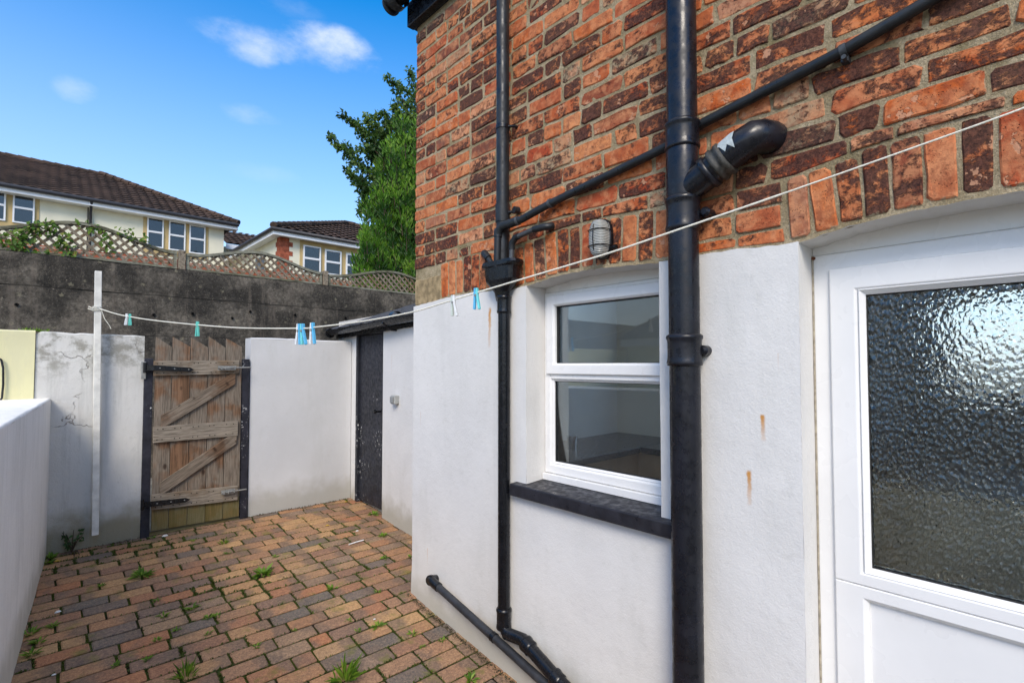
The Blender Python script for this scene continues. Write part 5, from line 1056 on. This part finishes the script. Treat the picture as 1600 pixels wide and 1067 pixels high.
# ------------------------------------------------------------------ foliage
def leaf_obj(name, leaves, mat, parent, label=None, cat=None, kind=None):
    """leaves: (pos, dir, normal, length, width, shade)"""
    vs_, fs_, rn_ = [], [], []
    for (p, d, nn, L, w, sh) in leaves:
        s_ = d.cross(nn)
        if s_.length < 1e-5: continue
        s_.normalize(); u_ = s_.cross(d).normalized(); o = len(vs_)
        vs_ += [p, p + d * L * .45 + s_ * w / 2 + u_ * L * .06, p + d * L - u_ * L * .08, p + d * L * .45 - s_ * w / 2 + u_ * L * .06]; fs_ += [(o, o + 1, o + 2), (o, o + 2, o + 3)]; rn_ += [sh] * 4
    c0 = Vector((sum(v.x for v in vs_), sum(v.y for v in vs_), sum(v.z for v in vs_))) / len(vs_)
    me = bpy.data.meshes.new(name); me.from_pydata([tuple(v - c0) for v in vs_], [], fs_); at_ = me.attributes.new('rnd', 'FLOAT', 'POINT'); at_.data.foreach_set('value', rn_); me.materials.append(mat)
    o = bpy.data.objects.new(name, me); COL.objects.link(o); put(o, c0, parent); tag(o, label, cat, None, kind); return o
rf2 = random.Random(21)
def rv(): 
    while True:
        v = Vector((rf2.uniform(-1, 1), rf2.uniform(-1, 1), rf2.uniform(-1, 1)))
        if .05 < v.length < 1: return v.normalized()
BARK = M_plain('bark', (.09, .065, .045), .9, .1, .3, 20, .8)
# broad-leaved tree: arching branches given in the picture's plane at two depths
YTR = 8.9
tree = thing('broadleaf_tree', (at_y(660, 400, YTR).x, YTR, 1.0), 'dark green leafy tree with arching branches against the sky beside the house', 'tree')
br_px = [[(700, 470), (670, 400), (640, 340), (600, 290), (560, 260), (515, 212)], [(690, 460), (650, 380), (610, 300), (585, 240), (560, 200), (534, 178)], [(700, 440), (680, 330), (665, 240), (640, 180), (622, 140), (603, 118)], [(690, 420), (668, 300), (655, 200), (648, 140), (640, 108)],
         [(690, 470), (655, 410), (625, 370), (590, 350), (575, 330)], [(690, 480), (650, 440), (610, 420), (580, 400), (566, 385)], [(700, 430), (655, 330), (620, 270), (590, 235), (572, 180)], [(700, 430), (650, 320), (600, 300), (560, 290), (545, 270)],
         [(700, 400), (675, 300), (650, 250), (625, 210), (600, 178), (580, 185)], [(700, 470), (660, 420), (630, 400), (600, 395), (585, 420)], [(690, 300), (670, 220), (650, 170), (630, 160)], [(690, 440), (640, 360), (600, 330), (572, 300), (562, 330)], [(690, 400), (650, 290), (625, 235), (610, 200), (596, 215)], [(660, 420), (620, 330), (585, 290), (560, 282), (540, 262)], [(670, 400), (630, 300), (600, 250), (585, 235), (556, 232)], [(670, 360), (640, 250), (625, 190), (612, 165)], [(660, 430), (610, 350), (580, 320), (566, 300)], [(670, 400), (640, 280), (615, 240), (590, 205), (580, 190)], [(690, 380), (655, 260), (635, 220), (618, 160)], [(690, 420), (640, 330), (590, 262), (575, 225)], [(700, 380), (700, 250), (720, 150), (730, 60)], [(700, 380), (730, 280), (760, 200), (800, 130)], [(710, 400), (760, 330), (800, 300), (850, 260)]]
leaves = []; bm_ = MB(); trunk_base = Vector((at_y(700, 400, YTR).x, YTR, 1.0))
bm_.tube([trunk_base, trunk_base + Vector((.02, 0, .5)), trunk_base + Vector((0, .02, 1.1)), trunk_base + Vector((.05, 0, 1.8)), trunk_base + Vector((.05, 0, 2.8))], [.09, .08, .065, .05, .03], 10); bm_.build('trunk', BARK, tree)
limb = MB()
for bi, b in enumerate(br_px):
    for dep in (-.35, .25):
        yd = YTR + dep + rf2.uniform(-.2, .2); P_ = [at_y(x_ + (rf2.uniform(-6, 6) if dep > 0 else 0) + (18 if dep > 0 else 0), y_ + (12 if dep > 0 else 0), lerp(YTR, yd, min(1, i / 2))) for i, (x_, y_) in enumerate(b)]
        rs = [lerp(.028, .004, i / (len(P_) - 1)) for i in range(len(P_))]; limb.tube(P_, rs, 6)
        for i in range(len(P_) - 1):
            seg = P_[i + 1] - P_[i]; n_ = int(seg.length / .011)
            for k_ in range(n_):
                t = k_ / n_; c = P_[i] + seg * t; tip = (i + t) / (len(P_) - 1)
                spread = lerp(.34, .075, tip ** .8)
                for _ in range(4 if tip > .5 else 6):
                    o_ = rv(); p = c + o_ * spread * rf2.random() ** .6
                    d = (seg.normalized() * .4 + rv() * .8 + Vector((0, 0, -.35))).normalized()
                    if N(p.x * 5, p.y * 5, p.z * 5) < -.30 and tip < .8: continue
                    leaves.append((p, d, (rv() + Vector((-.3, -.5, .7))).normalized(), rf2.uniform(.055, .10), rf2.uniform(.038, .065), min(1, max(0, .5 + 1.1 * N(p.x * 3, p.y * 3, p.z * 3) + rf2.uniform(-.35, .35)))))
limb.build('branch', BARK, tree)
leaf_obj('crown', leaves, mat_leaf('dark_leaf', (.024, .062, .012), (.075, .145, .024), (.14, .21, .04), .35), tree); print('tree leaves', len(leaves))
# upright bright shrub in front
YSH = 8.1
shr = thing('bright_shrub', (at_y(625, 440, YSH).x, YSH, 1.0), 'dense bright green upright shrub in front of the darker tree', 'shrub')
outl_ = [(560, 440), (572, 400), (578, 372), (572, 345), (590, 322), (588, 290), (606, 272), (600, 245), (618, 222), (640, 200), (680, 190), (720, 250), (735, 330), (735, 450)]
shoots = []
leaves = []; sh_tips = [(577, 408, .5), (590, 335, .6), (603, 282, .7), (622, 215, .8), (640, 205, .8), (612, 250, .7), (586, 372, .6), (598, 305, .6), (612, 320, .7), (625, 260, .8), (640, 240, .9), (632, 300, .8), (604, 360, .7), (620, 350, .8), (640, 330, .9), (590, 410, .6), (606, 400, .7), (625, 395, .8), (645, 390, .8), (660, 250, .9), (575, 432, .5), (595, 440, .5), (615, 435, .5), (640, 440, .5), (660, 340, .8), (680, 300, .8), (570, 388, .5), (583, 350, .5), (650, 285, .9), (630, 420, .6), (605, 425, .6), (566, 420, .4), (572, 352, .3), (580, 300, .3), (596, 262, .35), (608, 232, .35), (564, 400, .3), (585, 322, .3), (626, 196, .4), (578, 378, .4), (568, 438, .35)]
stem = MB()
for (tx, ty, hL) in sh_tips:
    for rep in range(5):
        tip = at_y(tx + rf2.uniform(-14, 12), ty + rf2.uniform(-22, 22), YSH + rf2.uniform(-.35, .5)); base = tip + Vector((rf2.uniform(.0, .16), rf2.uniform(-.05, .12), -hL * rf2.uniform(.8, 1.2)))
        stem.tube([base, tip], [.008, .002], 4, cap=False); n_ = int(hL * 95)
        for k_ in range(n_):
            t = k_ / n_; c = base.lerp(tip, t); o_ = rv(); o_.z *= .3; rr = lerp(.19, .06, t)
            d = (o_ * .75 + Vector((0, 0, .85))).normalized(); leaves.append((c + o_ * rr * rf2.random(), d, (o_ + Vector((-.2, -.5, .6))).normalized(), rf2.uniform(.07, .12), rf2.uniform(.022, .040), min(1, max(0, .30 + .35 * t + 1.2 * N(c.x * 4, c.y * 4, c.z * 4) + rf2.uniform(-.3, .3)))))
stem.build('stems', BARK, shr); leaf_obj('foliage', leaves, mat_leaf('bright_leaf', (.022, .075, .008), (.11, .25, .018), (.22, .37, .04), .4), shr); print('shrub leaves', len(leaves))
# climber on the trellis
vine = thing('climbing_vine', at_y(60, 395, YT), 'leafy green vine trailing over the top of the leftmost trellis', 'vine')
leaves = []; vst = MB()
for path in ([(-10, 375), (10, 372), (30, 365), (50, 352), (65, 349), (82, 346)], [(0, 385), (25, 388), (40, 395), (60, 398), (90, 396)], [(30, 395), (30, 370), (45, 358), (60, 368), (75, 360)], [(95, 362), (100, 375), (105, 392), (115, 395)], [(125, 358), (140, 352), (155, 358), (165, 367)], [(160, 385), (165, 372), (172, 390)], [(185, 360), (200, 360), (206, 368)], [(210, 372), (222, 372), (228, 378)], [(40, 372), (28, 382), (35, 385)], [(80, 350), (90, 370), (96, 385)]):
    P_ = [at_y(x_, y_, YT - .05 + rf2.uniform(-.03, .03)) for x_, y_ in path]; vst.tube(P_, .004, 5)
    for i in range(len(P_) - 1):
        for k_ in range(15 if path[0][0] < 100 else 9):
            c = P_[i].lerp(P_[i + 1], rf2.random()) + rv() * .05; leaves.append((c, (rv() + Vector((0, -.2, -.3))).normalized(), (rv() * .6 + Vector((-.2, -.8, .5))).normalized(), rf2.uniform(.035, .075), rf2.uniform(.025, .045), rf2.random() ** 1.2))
vst.build('stems', BARK, vine); leaf_obj('leaves', leaves, mat_leaf('vine_leaf', (.05, .12, .015), (.15, .25, .03), (.24, .22, .04), .35), vine)
WEED = mat_leaf('weed_leaf', (.06, .14, .015), (.19, .32, .03), (.28, .35, .05), .35)
def ground_at(px, py):
    lo = at_z(px, py, -1.45)
    for _ in range(8): lo = at_z(px, py, gz(lo.x, lo.y))
    return lo
def weed(px, py, size, n_, label, kind='broad', group='weeds growing between the paving bricks'):
    p = ground_at(px, py); leaves = []
    for k_ in range(n_):
        an = rf2.uniform(0, 2 * math.pi); el = rf2.uniform(.05, .9) if kind != 'grass' else rf2.uniform(.4, 1.4)
        d = Vector((math.cos(an) * math.cos(el), math.sin(an) * math.cos(el), math.sin(el))); off_ = Vector((math.cos(an), math.sin(an), 0)) * rf2.uniform(0, size * .35)
        L = size * rf2.uniform(.4, 1); w = L * (.32 if kind == 'broad' else .1)
        b0 = p + off_; leaves.append((b0, d, Vector((0, 0, 1)) + rv() * .2, L, w, rf2.random()))
    o = leaf_obj('weed', leaves, WEED, None, label, 'weed'); o['group'] = group; o.location.z += 0; return o
weed(410, 896, .085, 60, 'bushiest green weed in the middle of the paving', 'broad'); weed(538, 1062, .13, 46, 'large grassy weed at the bottom edge of the paving', 'grass'); weed(222, 899, .075, 40, 'spreading green weed on the paving in front of the gate', 'broad')
weed(590, 978, .05, 30, 'round green weed on the paving left of the low waste pipe', 'broad'); weed(598, 838, .055, 30, 'low green weed near the outhouse wall foot', 'broad'); weed(583, 804, .06, 26, 'small green weed at the foot of the black outhouse door', 'broad')
weed(350, 850, .06, 26, 'thin grassy weed on the paving right of the gate', 'grass'); weed(520, 920, .05, 26, 'green weed near the centre right of the paving', 'broad'); weed(290, 1058, .09, 34, 'long leaved weed at the bottom left of the paving', 'grass')
for (px, py, s_, lab) in [(645, 990, 0.035, 'small weed in the paving above the middle of the low waste pipe'), (255, 962, 0.04, 'weed tuft in the left of the paving, straight below the gate'), (300, 950, 0.045, 'mid sized weed tuft below and left of the bushiest weed'), (48, 990, 0.05, 'leafy weed at the foot of the low wall, highest of three there'), (60, 1003, 0.045, 'leafy weed a hand from the low wall foot, middle of three'), (50, 1022, 0.05, 'leafy weed at the foot of the low wall, lowest of three'), (82, 978, 0.04, 'small weed just clear of the low wall foot cluster'), (245, 1000, 0.03, 'tiny weed in the left half of the paving near the lower edge'), (275, 985, 0.03, 'tiny weed beside a dark block in the lower left paving'), (325, 965, 0.035, 'small weed in a joint below the bushiest weed'), (325, 990, 0.03, 'tiny weed in the joint under the small weed below the bushiest one'), (355, 865, 0.03, 'tiny weed just below the thin grassy weed right of the gate'), (640, 870, 0.028, 'tiny weed by the white house corner, far end'), (600, 872, 0.04, 'small weed in the paving in front of the house corner'), (590, 925, 0.03, 'tiny weed left of the house corner foot'), (245, 938, 0.03, 'tiny weed below the spreading weed in front of the gate'), (340, 962, 0.03, 'tiny weed touching the small weed below the bushiest one'), (230, 1030, 0.03, 'tiny weed near the long leaved weed at the bottom left'), (560, 985, 0.025, 'tiny weed left of the round weed by the waste pipe'), (400, 1010, 0.03, 'tiny weed between the two large grassy weeds'), (180, 1040, 0.03, 'tiny weed at the bottom left edge of the picture'), (460, 985, 0.02, 'very small weed in the centre of the near paving'), (545, 970, 0.025, 'very small weed upper left of the round weed'), (735, 1062, 0.05, 'weed under the low waste pipe at the bottom edge'), (76, 880, 0.05, 'weed in the far corner where the low wall meets the old wall'), (80, 872, 0.06, 'taller weed in the far corner between the low wall and the seedling'), (660, 1010, 0.025, 'very small weed left of the waste pipe near the wall'), (690, 1000, 0.03, 'small weed at the very edge of the paving under the waste pipe'), (430, 870, 0.03, 'small weed just above the bushiest weed'), (500, 850, 0.02, 'very small weed in the far right of the paving'), (300, 845, 0.03, 'small weed at the right foot of the gate'), (240, 840, 0.03, 'small weed at the left foot of the gate'), (160, 915, 0.03, 'small weed in the paving below the washing line pole'), (625, 815, 0.03, 'small weed at the foot of the outhouse wall'), (700, 940, 0.022, 'very small weed against the house wall foot')]:
    weed(px, py, s_, int(14 + s_ * 200), lab)
# twiggy plant at the corner
p = ground_at(112, 862); tw = thing('seedling', p, 'twiggy green seedling rooted against the old white wall', 'plant'); q = MB(); leaves = []
for k_ in range(7):
    an = rf2.uniform(-2.6, -.5); e_ = p + Vector((math.cos(an) * rf2.uniform(.02, .09), math.sin(an) * .04, rf2.uniform(.05, .17))); q.tube([p, p.lerp(e_, .5) + Vector((0, 0, .02)), e_], [.004, .003, .0015], 5)
    for j in range(7): leaves.append((p.lerp(e_, rf2.uniform(.3, 1)), (rv() + Vector((0, 0, .2))).normalized(), (rv() + Vector((0, -.5, 1))).normalized(), rf2.uniform(.02, .045), rf2.uniform(.014, .024), rf2.random() * .5))
for k_ in range(5): e_ = p + Vector((rf2.uniform(.0, .06), -rf2.uniform(.08, .24), .015)); q.tube([p + Vector((0, -.03, .01)), p.lerp(e_, .5) + Vector((.01, 0, .012)), e_], [.003, .003, .0015], 5)
q.build('twig', BARK, tw); leaf_obj('leaves', leaves, mat_leaf('seedling_leaf', (.03, .07, .02), (.08, .15, .04)), tw)
# weeds on the old wall top, moss in the joints
leaves = []
for k_ in range(90):
    c = at_y(rf2.uniform(30, 75), rf2.uniform(514, 518), YG + .03); leaves.append((Vector((c.x, c.y, at_y(50, 517, YG).z)), (rv() + Vector((0, -.2, .8))).normalized(), rv(), rf2.uniform(.015, .035), .008, rf2.random()))
leaf_obj('wall_top_moss', leaves, WEED, None, None, None, 'stuff')
leaves = []
for (x_, y_, vert) in JOINTS:
    if not vis(Vector((x_, y_, gz(x_, y_))), 0): continue
    a_ = N(x_ * 1.6 + 3, y_ * 1.6, 9) + .5 * N(x_ * 5, y_ * 5, 2)
    if a_ < -.25: continue
    nn_ = int(22 + min(.4, max(0, a_)) * 110)
    for _ in range(nn_):
        if vert: px_, py_ = x_ + rf2.gauss(0, .004), y_ + rf2.uniform(-.05, .05)
        else: px_, py_ = x_ + rf2.uniform(-.1, .1), y_ + rf2.gauss(0, .004)
        leaves.append((Vector((px_, py_, gz(px_, py_) - .006)), (rv() + Vector((0, 0, .7))).normalized(), rv(), rf2.uniform(.006, .014) * (1 + min(.35, max(0, a_)) * 1.6), rf2.uniform(.004, .009) * (1 + max(0, a_)), rf2.random() * .8))
leaf_obj('joint_moss', leaves, mat_leaf('moss', (.035, .055, .008), (.10, .13, .015), None, .1), None, None, None, 'stuff'); print('moss', len(leaves))
leaves = []
for k_ in range(1500):
    s_ = rf2.random()
    if s_ < .5: Y_ = rf2.uniform(1.6, YC - .02); X_ = XR - .03 - abs(rf2.gauss(0, .012))
    else: Y_ = YG - abs(rf2.gauss(0, .02)); X_ = rf2.uniform(left_x(4.85), 2.3)
    if rf2.random() < .0: continue
    leaves.append((Vector((X_, Y_, gz(X_, Y_) + .002)), (rv() + Vector((0, 0, .2))).normalized(), rv(), rf2.uniform(.006, .016), rf2.uniform(.004, .010), rf2.random()))
leaf_obj('wall_foot_litter', leaves, mat_leaf('dry_litter', (.035, .026, .016), (.09, .075, .035), None, .05), None, None, None, 'stuff')
# scraps on the paving
WS = M_plain('white_scrap', (.7, .7, .68), .6, .3, .1, 40, .2); YS_ = M_plain('yellow_leaf', (.55, .36, .04), .7, .2, .2, 60, .2)
for i, (px, py, L, lab) in enumerate([(258, 838, .05, 'scrap of white plastic on the paving at the gate threshold'), (90, 957, .035, 'small white scrap on the paving near the low wall'), (558, 830, .03, 'white pebble on the paving right of the centre'), (84, 1055, .02, 'tiny white chip at the bottom left of the paving'), (585, 968, .02, 'tiny white chip on a grey paving brick')]):
    p = ground_at(px, py); q = MB(); h = L * .25; n_ = 7; ring = [p + Vector((math.cos(6.283 * k_ / n_) * L / 2 * rf2.uniform(.7, 1), math.sin(6.283 * k_ / n_) * L / 3 * rf2.uniform(.6, 1), .004)) for k_ in range(n_)]
    q.add([tuple(v) for v in ring] + [tuple(p.lerp(v, .6) + Vector((0, 0, h))) for v in ring], [(k_, (k_ + 1) % n_, (k_ + 1) % n_ + n_, k_ + n_) for k_ in range(n_)] + [tuple(range(n_, 2 * n_))]); tag(q.build('litter', WS), lab, 'scrap')
p = ground_at(545, 852); p2 = ground_at(568, 845); q = MB(); q.tube([p + Vector((0, 0, .008)), p.lerp(p2, .5) + Vector((0, 0, .010)), p2 + Vector((0, 0, .008))], .005, 8); tag(q.build('stick', WS), 'thin white stick lying on the paving in front of the outhouse', 'stick')
for i, (px, py, lab) in enumerate([(541, 785, 'yellow fallen leaf in the corner by the outhouse door'), (512, 822, 'small yellow fallen leaf on the far paving'), (90, 878, 'yellow fallen leaf beside the low white wall')]):
    p = ground_at(px, py) + Vector((0, 0, .006)); q = MB(); q.add([p + Vector(v) for v in ((-.02, 0, .002), (-.004, -.011, .006), (.018, 0, .001), (-.002, .011, .007))] + [p + Vector(v) for v in ((-.02, 0, .000), (-.004, -.011, .004), (.018, 0, -.001), (-.002, .011, .005))], [(0, 1, 2), (0, 2, 3), (6, 5, 4), (7, 6, 4)]); tag(q.build('fallen_leaf', YS_), lab, 'leaf', 'fallen leaves on the paving')
